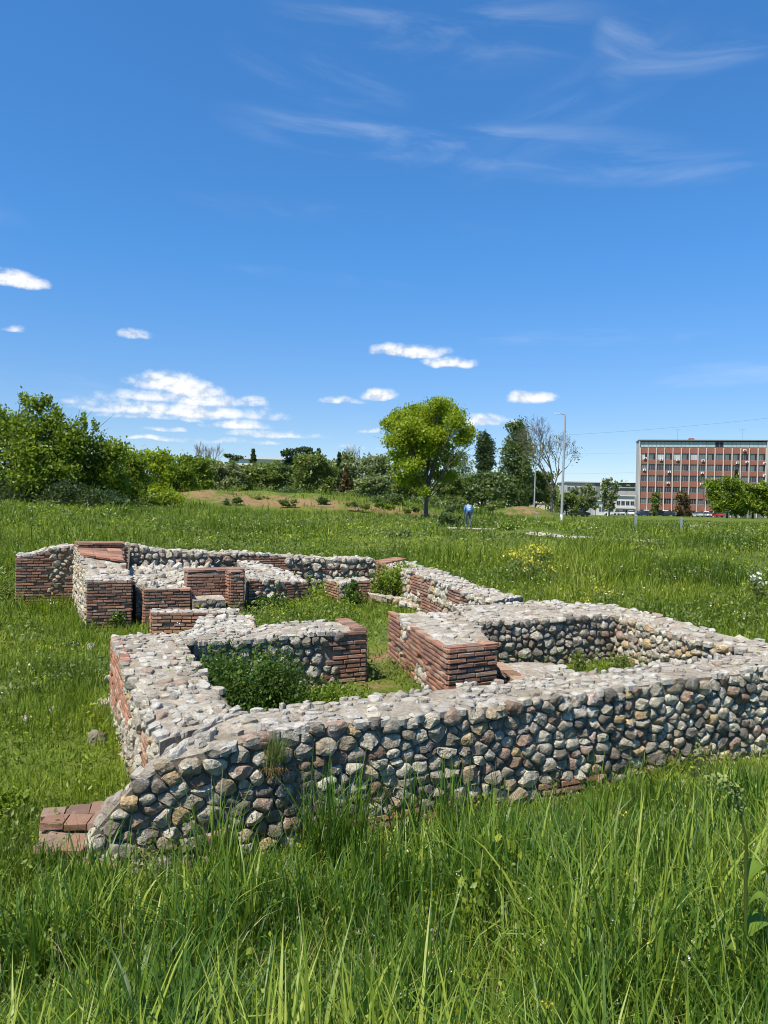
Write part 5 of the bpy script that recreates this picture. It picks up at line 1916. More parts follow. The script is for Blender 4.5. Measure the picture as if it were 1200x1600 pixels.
# the lone bright tree in the middle
tree('lone_tree', 'lone bright yellow-green tree standing in the meadow by the path', 666, 66, [
    (628, 650, 16, 12), (655, 638, 18, 11), (684, 634, 20, 10), (706, 642, 16, 11), (612, 664, 14, 10), (640, 668, 20, 14), (676, 662, 22, 16), (708, 664, 16, 14), (728, 678, 13, 10),
    (618, 690, 16, 12), (648, 700, 20, 14), (690, 696, 18, 14), (718, 690, 13, 10), (622, 712, 15, 11), (640, 730, 18, 13), (672, 724, 18, 12), (704, 718, 15, 11), (632, 750, 13, 10), (650, 752, 12, 9), (690, 742, 12, 9),
    (660, 768, 9, 7), (706, 742, 10, 8), (676, 648, 20, 12), (602, 658, 7, 6), (734, 672, 7, 6), (660, 682, 22, 14), (690, 680, 16, 12), (664, 705, 22, 12), (640, 686, 14, 10)], 19000, 0.23, 'leaf_lime', 901, None, 'bark', 0.19, 0.20, sub=24, spread=0.34, cat='tree', thick=1.0, shell=3.5)


def bare_tree(name, label, px, top, depth, height_px, seed, w=1.0, leaves=0, mat='leaf_olive', levels=5, bark='twig', r0=0.2, group=None, up=0.35):
    rg = np.random.default_rng(seed)
    b = at_y(px, 800, depth)
    bz = float(ground_z(b.x, b.y))
    root = empty(name, (b.x, depth, bz), label, 'tree', group)
    H = (at_y(px, top, depth).z - bz)
    tb = MB()
    tips = []

    def grow(p, d, L, r, lv):
        e = p + d * L
        bend = rg.normal(size=3) * L * 0.06
        mid = (p + e) / 2 + bend
        r = max(r, 0.012)
        tb.tube([tuple(p), tuple(mid), tuple(e)], [r, r * 0.8, r * 0.62], 6 if lv < 2 else 4 if lv < 3 else 3, False)
        tips.append((e, lv))
        if lv >= levels:
            return
        for k in range(3 if lv < 4 else int(rg.integers(2, 4))):
            a = rg.uniform(0, 2 * np.pi)
            sp = rg.uniform(0.35, 0.85) * w
            u = np.cross(d, [0.31, 0.2, 0.93])
            u /= np.linalg.norm(u)
            v = np.cross(d, u)
            nd = d * math.cos(sp) + (u * math.cos(a) + v * math.sin(a)) * math.sin(sp)
            nd[2] += up * 0.4
            nd /= np.linalg.norm(nd)
            st = p + (e - p) * rg.uniform(0.55, 1.0)
            grow(st, nd, L * rg.uniform(0.62, 0.82), r * 0.55, lv + 1)
    grow(np.array([0, 0, -0.1]), np.array([0.02, 0, 1.0]), H * 0.30, r0, 0)
    V = np.array(tb.v)
    V *= np.array([1, 1, H / V[:, 2].max()])
    tb.v = [tuple(q) for q in V]
    tb.build('trunk', M[bark], root)
    if leaves:
        P = np.array([t for t, lv in tips if lv >= 2])
        P[:, 2] *= H / max(1e-6, np.array([t[2] for t, _ in tips]).max())
        pr = np.exp(-((P[:, 2] / H - 0.38) / 0.2) ** 2)
        i = rg.choice(len(P), leaves, p=pr / pr.sum())
        Q = P[i] + rg.normal(size=(leaves, 3)) * 0.5
        V, F, T = leaf_cards(Q, 0.3, np.clip(rg.normal(0.6, 0.25, leaves), 0, 1), rg)
        put('crown', np_mesh('crown', V, F, M[mat], False, T), root)


bare_tree('bare_tree', 'almost leafless spreading tree beside the tall lamp post', 862, 646, 105, 150, 12, 1.0, 400, 'leaf_olive', 7, 'bark', 0.24, None, 0.46)
bare_tree('bare_tree', 'leafless pale crown rising behind the left green trees', 322, 688, 118, 90, 14, 0.6, 0, levels=6, r0=0.2, up=0.8)
bare_tree('bare_tree', 'pale twiggy crown showing above the silvery tree', 545, 692, 122, 80, 15, 0.55, 500, 'leaf_grey', levels=5, r0=0.2, up=0.8)
bare_tree('bare_tree', 'thin leafless birch in front of the right bays of the office block', 1100, 752, 214, 50, 16, 0.5, 0, levels=4, r0=0.14, up=0.8)

# dim wooded backdrop far behind everything
def far_wood():
    rg = np.random.default_rng(99)
    n = 16000
    a = np.radians(rg.uniform(-42, 42, n))
    d = rg.uniform(300, 420, n)
    x, y = np.sin(a) * d, np.cos(a) * d
    top = 6 + 5 * fbm(x * 0.02, y * 0.02, 3) + 5 * fbm(x * 0.07, y * 0.07, 2)
    z = 1.2 + rg.random(n) ** 0.6 * top
    P = np.stack([x, y, z], 1)
    V, F, T = leaf_cards(P, 2.4, np.clip(0.4 + rg.normal(0, 0.2, n), 0, 1), rg, np.array([0, -0.4, 0.3]))
    tag(put('far_wood', np_mesh('far_wood', V, F, M['leaf_poplar'], False, T)), kind='stuff')


far_wood()

# ------------------------------------------------------------------ buildings
def glass_mat(name, col, rough=0.12):
    m, t, p, out = new_mat(name)
    geo = t.new('ShaderNodeNewGeometry')
    n = t.noise(geo.outputs['Position'], 0.5, 3, 0.5)
    t.link(t.mix(n.outputs['Fac'], tuple(c * 0.7 for c in col), tuple(c * 1.25 for c in col)), p.inputs['Base Color'])
    p.inputs['Roughness'].default_value = rough
    p.inputs['Specular IOR Level'].default_value = 0.6
    return m


M.update({
    'glass_dark': glass_mat('dark_glass', (0.035, 0.042, 0.048)), 'glass_grey': glass_mat('grey_glass', (0.10, 0.115, 0.12)), 'glass_blind': glass_mat('blind_behind_glass', (0.42, 0.44, 0.44), 0.3),
    'glass_green': glass_mat('greenish_glass', (0.34, 0.42, 0.40), 0.25), 'glass_open': glass_mat('open_window', (0.012, 0.012, 0.013), 0.5),
    'spandrel': flat_mat('red_brick_panel', (0.235, 0.092, 0.062), 0.85, 0, 0.25, 0.6), 'pilaster': flat_mat('pale_pilaster', (0.52, 0.46, 0.39), 0.8),
    'concrete': flat_mat('grey_concrete', (0.40, 0.39, 0.37), 0.9, 0, 0.15, 0.8), 'concrete_dark': flat_mat('dark_concrete', (0.17, 0.17, 0.17), 0.9), 'white_wall': flat_mat('white_render', (0.58, 0.57, 0.54), 0.85, 0, 0.08, 0.5),
    'frame': flat_mat('grey_metal_frame', (0.30, 0.31, 0.31), 0.5, 0.3), 'galv': flat_mat('galvanised_steel', (0.42, 0.43, 0.43), 0.5, 0.5, 0.15, 3), 'white_paint': flat_mat('white_paint', (0.75, 0.75, 0.72), 0.6),
    'beige_wall': flat_mat('beige_render', (0.55, 0.46, 0.31), 0.9), 'roof_dark': flat_mat('dark_roof', (0.10, 0.10, 0.105), 0.8), 'wire': flat_mat('dark_cable', (0.05, 0.05, 0.055), 0.6),
    'rust': flat_mat('rusty_plate', (0.30, 0.13, 0.07), 0.8), 'tyre': flat_mat('tyre_rubber', (0.02, 0.02, 0.02), 0.8), 'post': flat_mat('grey_green_post', (0.20, 0.25, 0.22), 0.7),
})


def simple_box(name, x0, x1, y0, y1, z0, z1, mat, parent):
    b = MB()
    b.box(x0, x1, y0, y1, z0, z1)
    return b.build(name, M[mat], parent)


WIN = {}


def window_mesh(w, h, cols, key):
    if key not in WIN:
        f = MB()
        t = 0.07
        f.box(-w / 2, w / 2, -0.06, 0.06, 0, t)
        f.box(-w / 2, w / 2, -0.06, 0.06, h - t, h)
        f.box(-w / 2, -w / 2 + t, -0.06, 0.06, t, h - t)
        f.box(w / 2 - t, w / 2, -0.06, 0.06, t, h - t)
        for c in range(1, cols):
            x = -w / 2 + w * c / cols
            f.box(x - t / 2, x + t / 2, -0.055, 0.055, t, h - t)
        p = MB()
        p.box(-w / 2 + t * 0.6, w / 2 - t * 0.6, 0.0, 0.03, t * 0.6, h - t * 0.6)
        WIN[key] = (f.mesh('window', M['frame']), p)
    return WIN[key]


PANES = {}


def window(parent, x, y, z, w, h, cols, mat, rot=None):
    fm, p = window_mesh(w, h, cols, (round(w, 2), round(h, 2), cols))
    o = put('window', fm, parent, (x, y, z), rot)
    k = (round(w, 2), round(h, 2), cols, mat)
    if k not in PANES:
        PANES[k] = p.mesh('pane', M[mat])
    put('pane', PANES[k], o)
    return o


def office_block():
    r = random.Random(12)
    Y = 240.0
    zy = lambda px, py: at_y(px, py, Y).z
    x0 = at_y(998.5, 760, Y).x
    bay = 2.44
    nb = 15
    g = float(ground_z(x0, Y)) - 0.3
    root = empty('office_block', (x0, Y, g), 'long red brick office block with pale pilasters and rows of ribbon windows', 'building', None, R(-12))
    Z = lambda y: 3 + (798.4 - y) * 0.2 - g
    W = nb * bay
    # levels as (window sill, window head); red panels between
    rows = [(Z(786.8), Z(778.2)), (Z(768.9), Z(759.9)), (Z(751.9), Z(742.3)), (Z(735.0), Z(725.0)), (Z(718.2), Z(708.2))]
    topz = Z(687.6)
    simple_box('wall', 0, W, 0.35, 7, 0, topz - 0.4, 'concrete_dark', root)
    for px, e in ((-0.30, -0.02), (W + 0.02, W + 0.30)):
        simple_box('side_fin', px, e, -0.45, 7.1, 0, topz - 0.2, 'concrete', root)
    simple_box('roof', -0.5, W + 0.5, -0.6, 7.3, topz - 0.2, topz + 0.08, 'concrete_dark', root)
    edges = [Z(796.3)]
    for s, h in rows:
        edges += [s, h]
    edges.append(Z(699.2))
    pm = {}
    for i in range(0, len(edges), 2):
        for b in range(nb):
            h = edges[i + 1] - edges[i]
            if round(h, 2) not in pm:
                q = MB()
                q.box(-bay / 2 + 0.17, bay / 2 - 0.17, 0.0, 0.3, 0, h)
                pm[round(h, 2)] = q.mesh('spandrel_panel', M['spandrel'])
            put('spandrel_panel', pm[round(h, 2)], root, (bay * (b + 0.5), 0, edges[i]))
    for k, (s, h) in enumerate(rows):
        for b in range(nb):
            mt = r.choice(['glass_dark', 'glass_dark', 'glass_dark', 'glass_grey']) if k < 3 else r.choice(['glass_grey', 'glass_grey', 'glass_dark', 'glass_grey'])
            if k == 4 and b in (0, 2, 4, 6):
                mt = 'glass_blind'
            window(root, bay * (b + 0.5), 0.24, s, bay - 0.34, h - s, 3, mt)
            if (k == 4 and b in (0, 1, 3, 5, 8, 10, 11, 12, 13, 14)) or (k == 3 and b in (5, 12, 13, 14)) or (k == 2 and b == 3):
                simple_box('open_sash', bay * (b + 1) - 0.85, bay * (b + 1) - 0.25, 0.14, 0.2, s + 0.1, h - 0.1, 'glass_open', root)
    for b in range(nb):
        window(root, bay * (b + 0.5), 0.1, Z(698.6), bay - 0.02, Z(690.2) - Z(698.6), 2, 'glass_open' if b == 9 else 'glass_green')
    pl = MB()
    pl.box(-0.125, 0.125, -0.35, 0.34, 0, Z(699.4))
    plm = pl.mesh('pilaster', M['pilaster'])
    for b in range(nb + 1):
        put('pilaster', plm, root, (min(max(bay * b, 0.17), W - 0.17), 0, 0))
    for b in range(nb):
        window(root, bay * (b + 0.5), 0.28, 0.4, bay - 0.4, Z(797) - 0.5, 2, 'glass_grey' if b % 3 else 'glass_dark')
    # split air conditioners hung below the windows
    ac = MB()
    ac.box(-0.42, 0.42, -0.38, 0.0, 0, 0.62)
    ac.lathe([(0.02, 0), (0.24, 0)], 10, (0, -0.39, 0.31))
    acm = ac.mesh('air_conditioner', M['white_paint'])
    gr = MB()
    gr.box(-0.24, 0.24, -0.02, 0.0, -0.2, 0.2)
    grm = gr.mesh('fan_grille', M['concrete_dark'])
    for b, y in ((0.65, 716), (2.6, 718), (4.6, 718.5), (7.6, 719), (12.45, 703), (11.65, 722), (12.75, 721), (14.8, 722.5), (0.6, 734), (3.6, 737), (7.55, 738), (14.8, 741), (11.6, 739), (3.5, 754), (7.5, 755.5)):
        o = put('air_conditioner', acm, root, (bay * b, -0.02, Z(y) - 0.3))
        put('fan_grille', grm, o, (0.05, -0.385, 0.31))
    # roof house and aerials
    simple_box('roof_house', W * 0.41, W * 0.45, 3, 5, topz + 0.25, topz + 0.9, 'rust', root)
    for xa, hh in ((0.318, 3.7), (0.835, 3.7)):
        a = MB()
        xx = W * xa
        a.tube([(xx, 4, topz), (xx, 4, topz + hh)], [0.05, 0.04], 5)
        a.tube([(xx - 1.0, 4, topz + hh - 0.1), (xx + 1.0, 4, topz + hh - 0.1)], [0.035, 0.035], 4)
        for k in range(5):
            a.tube([(xx - 0.9 + k * 0.45, 3.6, topz + hh - 0.1), (xx - 0.9 + k * 0.45, 4.4, topz + hh - 0.1)], [0.02, 0.02], 3)
        a.build('aerial', M['frame'], root)
    for b in (0.6, 2.9, 7.7):
        simple_box('entrance_canopy', bay * b, bay * b + 1.6, -1.3, -0.45, Z(797.5), Z(797.5) + 0.2, 'white_paint', root)
    # glazed stair tower at the right-hand end
    tw = empty('stair_tower', (x0 + (W + 0.4) * math.cos(R(-12)), Y - 1.0 + W * math.sin(R(-12)), g), 'greenish glazed stair tower at the right end of the red office block', 'building', None, R(-12))
    simple_box('wall', 0, 9, 0.3, 15, 0, topz - 0.3, 'concrete_dark', tw)
    simple_box('roof', -0.1, 9.2, 0.0, 15.2, topz - 0.3, topz + 0.1, 'concrete_dark', tw)
    for k in range(12):
        for c in range(5):
            window(tw, 0.9 + c * 1.8, 0.2, 0.3 + k * (topz - 0.8) / 12, 1.78, (topz - 0.8) / 12 - 0.03, 1, 'glass_green' if (k + c) % 4 else 'glass_grey')


office_block()


def low_building(name, label, px0, px1, top, depth, bot_z, mat, rows, cols, deep=10, roof='concrete', overhang=0.3, wmat='glass_dark'):
    a, b = at_y(px0, top, depth), at_y(px1, top, depth)
    z0 = float(ground_z(a.x, depth)) - 0.3
    root = empty(name, (a.x, depth, z0), label, 'building', None)
    W, H = b.x - a.x, a.z - z0
    simple_box('wall', 0, W, 0.15, deep, 0, H - 0.3, mat, root)
    simple_box('roof', -overhang, W + overhang, -overhang, deep + overhang, H - 0.3, H, roof, root)
    for (zf0, zf1) in rows:
        for c in range(cols):
            w = W / cols
            window(root, w * (c + 0.5), 0.1, H * zf0, w * 0.78, H * (zf1 - zf0), 2, wmat)
    return root, W, H


rt, W_, H_ = low_building('canteen_building', 'low white two storey building left of the red office block', 963, 992, 773.5, 236, 0, 'white_wall', [(0.52, 0.72), (0.08, 0.3)], 4, 12, 'white_wall')
simple_box('balcony_slab', -0.4, W_ + 0.2, -0.5, 0.1, H_ * 0.36, H_ * 0.46, 'white_wall', rt)
low_building('factory_hall', 'flat grey hall roof behind the low white building', 960, 999, 761, 262, 0, 'concrete', [(0.1, 0.4)], 5, 20, 'concrete')
low_building('stand_building', 'long dark glazed hall with a white curved roof edge behind the car park', 968, 1004, 753, 300, 0, 'concrete_dark', [(0.55, 0.85)], 8, 20, 'white_paint', 0.8)
low_building('concrete_block', 'pale concrete block behind the leafless tree', 886, 931, 752, 220, 0, 'concrete', [(0.60, 0.84), (0.3, 0.5)], 7, 10, 'concrete')
low_building('concrete_annex', 'dark side wing of the pale concrete block', 931.3, 938, 753, 219, 0, 'concrete_dark', [(0.3, 0.5)], 2, 10, 'concrete')
low_building('white_kiosk', 'small white shed between the grey-green tree and the concrete block', 936, 945, 781, 205, 0, 'white_wall', [(0.3, 0.6)], 2, 5, 'white_wall')
low_building('flat_block', 'long white flat roofed building behind the bush belt on the left', 358, 448, 714.5, 175, 0, 'white_wall', [(0.72, 0.84)], 9, 12, 'white_wall')
low_building('garden_wall', 'beige low wall seen under the olive tree behind the second lamp post', 828, 852, 784, 160, 0, 'beige_wall', [], 1, 0.4, 'beige_wall', 0.02)


# ------------------------------------------------------------------ cars
def car_parts(paint):
    """small hatchback or saloon about 4.2 m long, x along the car"""
    body = MB()
    prof = [(-2.08, 0.38), (-2.1, 0.72), (-1.95, 0.92), (-1.2, 0.98), (1.0, 0.95), (1.85, 0.80), (2.08, 0.62), (2.08, 0.36), (1.72, 0.26), (-1.75, 0.26)]
    n = len(prof)
    v = []
    for s, k in ((-0.85, 1), (0.85, 1)):
        v += [(x, s * (0.95 if abs(x) > 1.9 else 1), z) for x, z in prof]
    f = [tuple(range(n)), tuple(range(2 * n - 1, n - 1, -1))] + [(i, i + n, (i + 1) % n + n, (i + 1) % n) for i in range(n)]
    body.add(v, f)
    cab = MB()
    cp = [(-1.72, 0.95), (-1.25, 1.42), (0.25, 1.46), (1.02, 0.96)]
    v = [(x, -0.78 + (0.14 if z > 1.2 else 0), z) for x, z in cp] + [(x, 0.78 - (0.14 if z > 1.2 else 0), z) for x, z in cp]
    cab.add(v, [(0, 1, 2, 3), (7, 6, 5, 4), (0, 4, 5, 1), (1, 5, 6, 2), (2, 6, 7, 3), (3, 7, 4, 0)])
    roof = MB()
    roof.add([(-1.27, -0.66, 1.43), (0.24, -0.66, 1.47), (0.24, 0.66, 1.47), (-1.27, 0.66, 1.43), (-1.2, -0.6, 1.47), (0.15, -0.6, 1.5), (0.15, 0.6, 1.5), (-1.2, 0.6, 1.47)],
             [(4, 5, 6, 7), (0, 1, 5, 4), (1, 2, 6, 5), (2, 3, 7, 6), (3, 0, 4, 7)])
    wheel = MB()
    for k in range(12):
        pass
    ring = [(0.30 * math.cos(a), 0.30 * math.sin(a)) for a in np.linspace(0, 2 * math.pi, 13)[:-1]]
    v = [(x, -0.1, z) for x, z in ring] + [(x, 0.1, z) for x, z in ring]
    wheel.add(v, [tuple(range(12)), tuple(range(23, 11, -1))] + [(i, i + 12, (i + 1) % 12 + 12, (i + 1) % 12) for i in range(12)])
    lamp = MB()
    lamp.box(-0.03, 0.03, -0.18, 0.18, -0.07, 0.07)
    return body.mesh('body', None), cab.mesh('window_band', M['glass_dark']), roof.mesh('roof', None), wheel.mesh('wheel', M['tyre']), lamp.mesh('lamp', M['white_paint'])


CARP = car_parts(None)


def car(px, depth, col, rz, label):
    mt = M.get('paint_' + col[0])
    if mt is None:
        mt, t, p, out = new_mat('car_paint_' + col[0])
        p.inputs['Base Color'].default_value = (*col[1], 1)
        p.inputs['Roughness'].default_value = 0.3
        p.inputs['Coat Weight'].default_value = 0.5
        M['paint_' + col[0]] = mt
    b = at_y(px, 800, depth)
    root = empty('parked_car', (b.x, depth, float(ground_z(b.x, depth)) + 0.02), label, 'car', 'cars parked by the office block', R(rz))
    for me, nm in ((CARP[0], 'body'), (CARP[2], 'roof')):
        m2 = me.copy()
        m2.materials.clear()
        m2.materials.append(mt)
        put(nm, m2, root)
    put('window_band', CARP[1], root)
    for x in (-1.3, 1.3):
        for y in (-0.78, 0.78):
            put('wheel', CARP[3], root, (x, y, 0.30))
    for y in (-0.55, 0.55):
        put('headlight', CARP[4], root, (2.08, y, 0.66))


cw, cs_, cn, cb, cr = ('white', (0.75, 0.75, 0.74)), ('silver', (0.48, 0.49, 0.50)), ('navy', (0.03, 0.05, 0.10)), ('black', (0.02, 0.02, 0.022)), ('red', (0.35, 0.04, 0.03))
for a in [(952, 214, cw, 12, 'white parked car at the left end of the car row, under the grey-green tree'), (967, 216, cs_, 100, 'silver parked car in front of the low white building'),
          (985, 220, cw, 80, 'white parked car just left of the corner of the office block'), (1007, 216, cn, 10, 'navy parked car at the left corner of the office block'),
          (1030, 216, cb, 175, 'black parked car beside the thin young tree'), (1048, 218, cn, 5, 'navy parked car between the young tree and the rust coloured tree'),
          (1068, 216, cb, 180, 'black parked car under the rust coloured tree'), (1090, 217, cs_, 95, 'silver parked car right of the rust coloured tree'),
          (1104, 218, cw, 85, 'white parked car by the leafless birch'), (1120, 217, cr, 100, 'dark red parked car at the edge of the dense leafy trees'),
          (905, 150, cb, 20, 'black parked car in the shade of the tired green tree')]:
    car(*a)


# ------------------------------------------------------------------ lamp posts, posts, wires
def lamp_post(px, py_base, depth, height, label, head=True, r=0.075, white_foot=True, lean=0.0, group='lamp posts along the path'):
    b = at_y(px, py_base, depth)
    z = float(ground_z(b.x, depth))
    root = empty('lamp_post', (b.x, depth, z - 0.05), label, 'lamp post', group)
    p = MB()
    p.tube([(0, 0, 0), (lean * 0.4, 0, height * 0.4), (lean * 0.98, 0, height * 0.985), (lean, 0, height)], [r * 1.35, r * 1.15, r * 0.8, r * 0.7], 10)
    p.build('pole', M['galv'], root)
    if white_foot:
        f = MB()
        f.tube([(0, 0, 0.0), (lean * 0.08, 0, 0.85)], [r * 1.35 + 0.02, r * 1.3 + 0.02], 10)
        f.build('foot_band', M['white_paint'], root)
    if head:
        a = MB()
        a.tube([(lean, 0, height - 0.05), (lean - 0.12, 0, height + 0.04), (lean - 0.5, -0.02, height + 0.08)], [0.04, 0.04, 0.035], 6)
        a.build('arm', M['galv'], root)
        h = MB()
        h.add([(lean - 0.45, -0.11, height + 0.03), (lean - 0.45, 0.11, height + 0.03), (lean - 1.05, 0.09, height + 0.06), (lean - 1.05, -0.09, height + 0.06),
               (lean - 0.47, -0.08, height + 0.13), (lean - 0.47, 0.08, height + 0.13), (lean - 1.0, 0.06, height + 0.13), (lean - 1.0, -0.06, height + 0.13)],
              [(0, 1, 2, 3)[::-1], (4, 5, 6, 7), (0, 1, 5, 4), (1, 2, 6, 5), (2, 3, 7, 6), (3, 0, 4, 7)])
        h.build('lamp_head', M['galv'], root)
    return root


lamp_post(877, 822, 62, 8.9, 'tall grey lamp post with white painted foot beside the path', lean=0.12, r=0.085)
lamp_post(834, 808, 112, 8.6, 'second grey lamp post further off, in front of the leafless tree', lean=0.1, r=0.09)
lamp_post(950, 800, 185, 8.8, 'thin distant lamp post in front of the grey-green tree', r=0.09)
for i, (px, py, d, h, lb) in enumerate([(898, 800, 165, 5.6, 'bare pole, first from the leafless tree, before the concrete block'), (912, 800, 168, 6.4, 'bare pole, second from the leafless tree, before the concrete block'),
                                        (922, 800, 170, 5.8, 'bare pole, third from the leafless tree, before the concrete block'), (930, 800, 172, 6.4, 'bare pole nearest the grey-green tree, before the concrete block')]):
    root = lamp_post(px, py, d, h, lb, False, 0.08, False, group='bare poles in front of the concrete block')
    root.name = 'flag_pole'
    root['category'] = 'pole'
    c = MB()
    c.lathe([(0.03, 0), (0.1, 0.06), (0.03, 0.14)], 8, (0, 0, h))
    c.build('cap', M['galv'], root)


def stub_post(px, py, depth, h, label):
    b = at_y(px, py, depth)
    z = float(ground_z(b.x, depth))
    root = empty('marker_post', (b.x, depth, z - 0.05), label, 'post', 'short marker posts in the meadow')
    p = MB()
    p.box(-0.07, 0.07, -0.07, 0.07, 0, h)
    p.build('post', M['post'], root)
    c = MB()
    c.add([(-0.085, -0.085, h), (0.085, -0.085, h), (0.085, 0.085, h), (-0.085, 0.085, h), (-0.03, -0.03, h + 0.06), (0.03, -0.03, h + 0.06), (0.03, 0.03, h + 0.06), (-0.03, 0.03, h + 0.06)],
          [(3, 2, 1, 0), (4, 5, 6, 7), (0, 1, 5, 4), (1, 2, 6, 5), (2, 3, 7, 6), (3, 0, 4, 7)])
    c.build('cap', M['post'], root)


stub_post(1064, 835, 48, 1.0, 'short grey post standing alone in the meadow below the office block')
stub_post(993, 835, 48, 1.05, 'short grey post half hidden by weeds right of the path end')
stub_post(838, 812, 74, 0.95, 'short grey-green post at the foot of the second lamp post')


def wire(px0, py0, px1, py1, d0, d1, sag, label):
    a, b = at_y(px0, py0, d0), at_y(px1, py1, d1)
    pts = []
    for t in np.linspace(0, 1, 25):
        p = a.lerp(b, float(t))
        p.z -= sag * 4 * t * (1 - t)
        pts.append(tuple(p))
    m = MB()
    m.tube(pts, [0.013] * 25, 4)
    o = m.build('power_line', M['wire'])
    tag(o, label, 'cable', 'overhead cables')


wire(840, 682, 1500, 612, 150, 150, 1.2, 'overhead cable, highest of three, rising to the right above the office block')
wire(845, 706, 1010, 707, 250, 262, 0.4, 'overhead cable, middle of three, running to the office block')
wire(845, 740, 1010, 737, 250, 262, 0.3, 'overhead cable, lowest of three, running to the office block')

# ------------------------------------------------------------------ the walker
def walker():
    mats = {}
    for nm, c, ro in (('denim_shirt', (0.085, 0.20, 0.44), 0.85), ('dark_jeans', (0.045, 0.07, 0.13), 0.85), ('skin', (0.45, 0.27, 0.19), 0.6), ('dark_hair', (0.02, 0.016, 0.013), 0.6), ('dark_shoe', (0.03, 0.03, 0.035), 0.7),
                      ('backpack_cloth', (0.20, 0.34, 0.56), 0.8), ('dark_strap', (0.04, 0.05, 0.08), 0.8), ('white_paper', (0.75, 0.75, 0.75), 0.7)):
        mats[nm] = flat_mat(nm, c, ro, 0, 0.12, 9)
    b = at_y(731, 822, 49.4)
    i = np.argmin(np.hypot(PATH[:, 0] - b.x, PATH[:, 1] - b.y))
    bx, by = b.x, float(PATH[i, 1])
    bz = float(ground_z(bx, by)) + 0.055
    rz = R(8)
    root = empty('person', (bx, by, bz), 'person in a blue shirt and dark jeans walking away along the path', 'person', None, rz)
    # skeleton as edges grown with a skin modifier; +y is the walking direction
    J = {'pelvis': (0, 0, 0.94), 'waist': (0, 0.0, 1.10), 'chest': (0, 0.02, 1.30), 'neck': (0, 0.04, 1.47), 'throat': (0, 0.07, 1.53), 'head': (0, 0.11, 1.60), 'crown': (0, 0.12, 1.69),
         'shL': (-0.18, 0.02, 1.40), 'elL': (-0.25, -0.03, 1.14), 'wrL': (-0.24, 0.12, 0.95), 'haL': (-0.235, 0.17, 0.88),
         'shR': (0.18, 0.02, 1.40), 'elR': (0.25, -0.06, 1.14), 'wrR': (0.25, 0.02, 0.90), 'haR': (0.25, 0.05, 0.82),
         'hiL': (-0.09, 0, 0.90), 'knL': (-0.10, 0.14, 0.50), 'anL': (-0.10, 0.22, 0.09), 'toL': (-0.11, 0.40, 0.04),
         'hiR': (0.09, 0, 0.90), 'knR': (0.10, 0.02, 0.49), 'anR': (0.10, -0.26, 0.13), 'toR': (0.11, -0.13, 0.03)}
    rad = {'pelvis': (0.155, 0.115), 'waist': (0.145, 0.105), 'chest': (0.185, 0.125), 'neck': (0.062, 0.06), 'throat': (0.058, 0.058), 'head': (0.080, 0.092), 'crown': (0.062, 0.075),
           'sh': (0.072, 0.072), 'el': (0.050, 0.050), 'wr': (0.036, 0.036), 'ha': (0.036, 0.026), 'hi': (0.098, 0.098), 'kn': (0.068, 0.068), 'an': (0.050, 0.050), 'to': (0.046, 0.034)}
    E = [('pelvis', 'waist'), ('waist', 'chest'), ('chest', 'neck'), ('neck', 'throat'), ('throat', 'head'), ('head', 'crown'), ('pelvis', 'hiL'), ('hiL', 'knL'), ('knL', 'anL'), ('anL', 'toL'), ('pelvis', 'hiR'), ('hiR', 'knR'), ('knR', 'anR'), ('anR', 'toR'),
         ('chest', 'shL'), ('shL', 'elL'), ('elL', 'wrL'), ('wrL', 'haL'), ('chest', 'shR'), ('shR', 'elR'), ('elR', 'wrR'), ('wrR', 'haR')]
    ks = list(J)
    # thumbs and fingers leave the hands as thin chains
    extra = []
    for s, h in (('L', 'haL'), ('R', 'haR')):
        p = np.array(J[h])
        for k, (dx, dy, L) in enumerate(((-0.022, 0.02, 0.07), (-0.008, 0.012, 0.08), (0.008, 0.004, 0.078), (0.022, -0.006, 0.062))):
            nm = 'f%s%d' % (s, k)
            J[nm] = (p[0] + dx * 0.6, p[1] + dx + 0.015, p[2] - L)
            extra.append((h, nm))
        nm = 'f%st' % s
        J[nm] = (p[0] + (0.03 if s == 'L' else -0.03), p[1] + 0.04, p[2] - 0.02)
        extra.append((h, nm))
    ks = list(J)
    me = bpy.data.meshes.new('body')
    me.from_pydata([J[k] for k in ks], [(ks.index(a), ks.index(b_)) for a, b_ in E + extra], [])
    ob = bpy.data.objects.new('body', me)
    COL.objects.link(ob)
    sk = ob.modifiers.new('skin', 'SKIN')
    sk.use_smooth_shade = True
    for i, k in enumerate(ks):
        rr = rad.get(k) or rad.get(k[:2]) or (0.009, 0.009)
        me.skin_vertices[0].data[i].radius = rr
        me.skin_vertices[0].data[i].use_root = (k == 'pelvis')
    ob.modifiers.new('sub', 'SUBSURF').levels = 1
    dg = bpy.context.evaluated_depsgraph_get()
    dg.update()
    m2 = bpy.data.meshes.new_from_object(ob.evaluated_get(dg))
    bpy.data.objects.remove(ob)
    m2.name = 'body'
    m2.materials.clear()
    for k in ('denim_shirt', 'dark_jeans', 'skin', 'dark_shoe'):
        m2.materials.append(mats[k])
    for f in m2.polygons:
        c = f.center
        arm = abs(c.x) > 0.19
        if c.z > 1.475:
            f.material_index = 2
        elif c.z < 0.11 or (c.y < -0.2 and c.z < 0.16):
            f.material_index = 3
        elif arm and c.z < 0.97 and abs(c.x) > 0.2:
            f.material_index = 2
        elif c.z < 0.98 and not arm:
            f.material_index = 1
        else:
            f.material_index = 0
    put('body', m2, root)
    hr = MB()
    hr.lathe([(0.05, -0.10), (0.092, -0.06), (0.104, 0.0), (0.092, 0.06), (0.05, 0.10), (0.01, 0.115)], 12)
    hr.build('hair', mats['dark_hair'], root, (0, 0.095, 1.635), True)
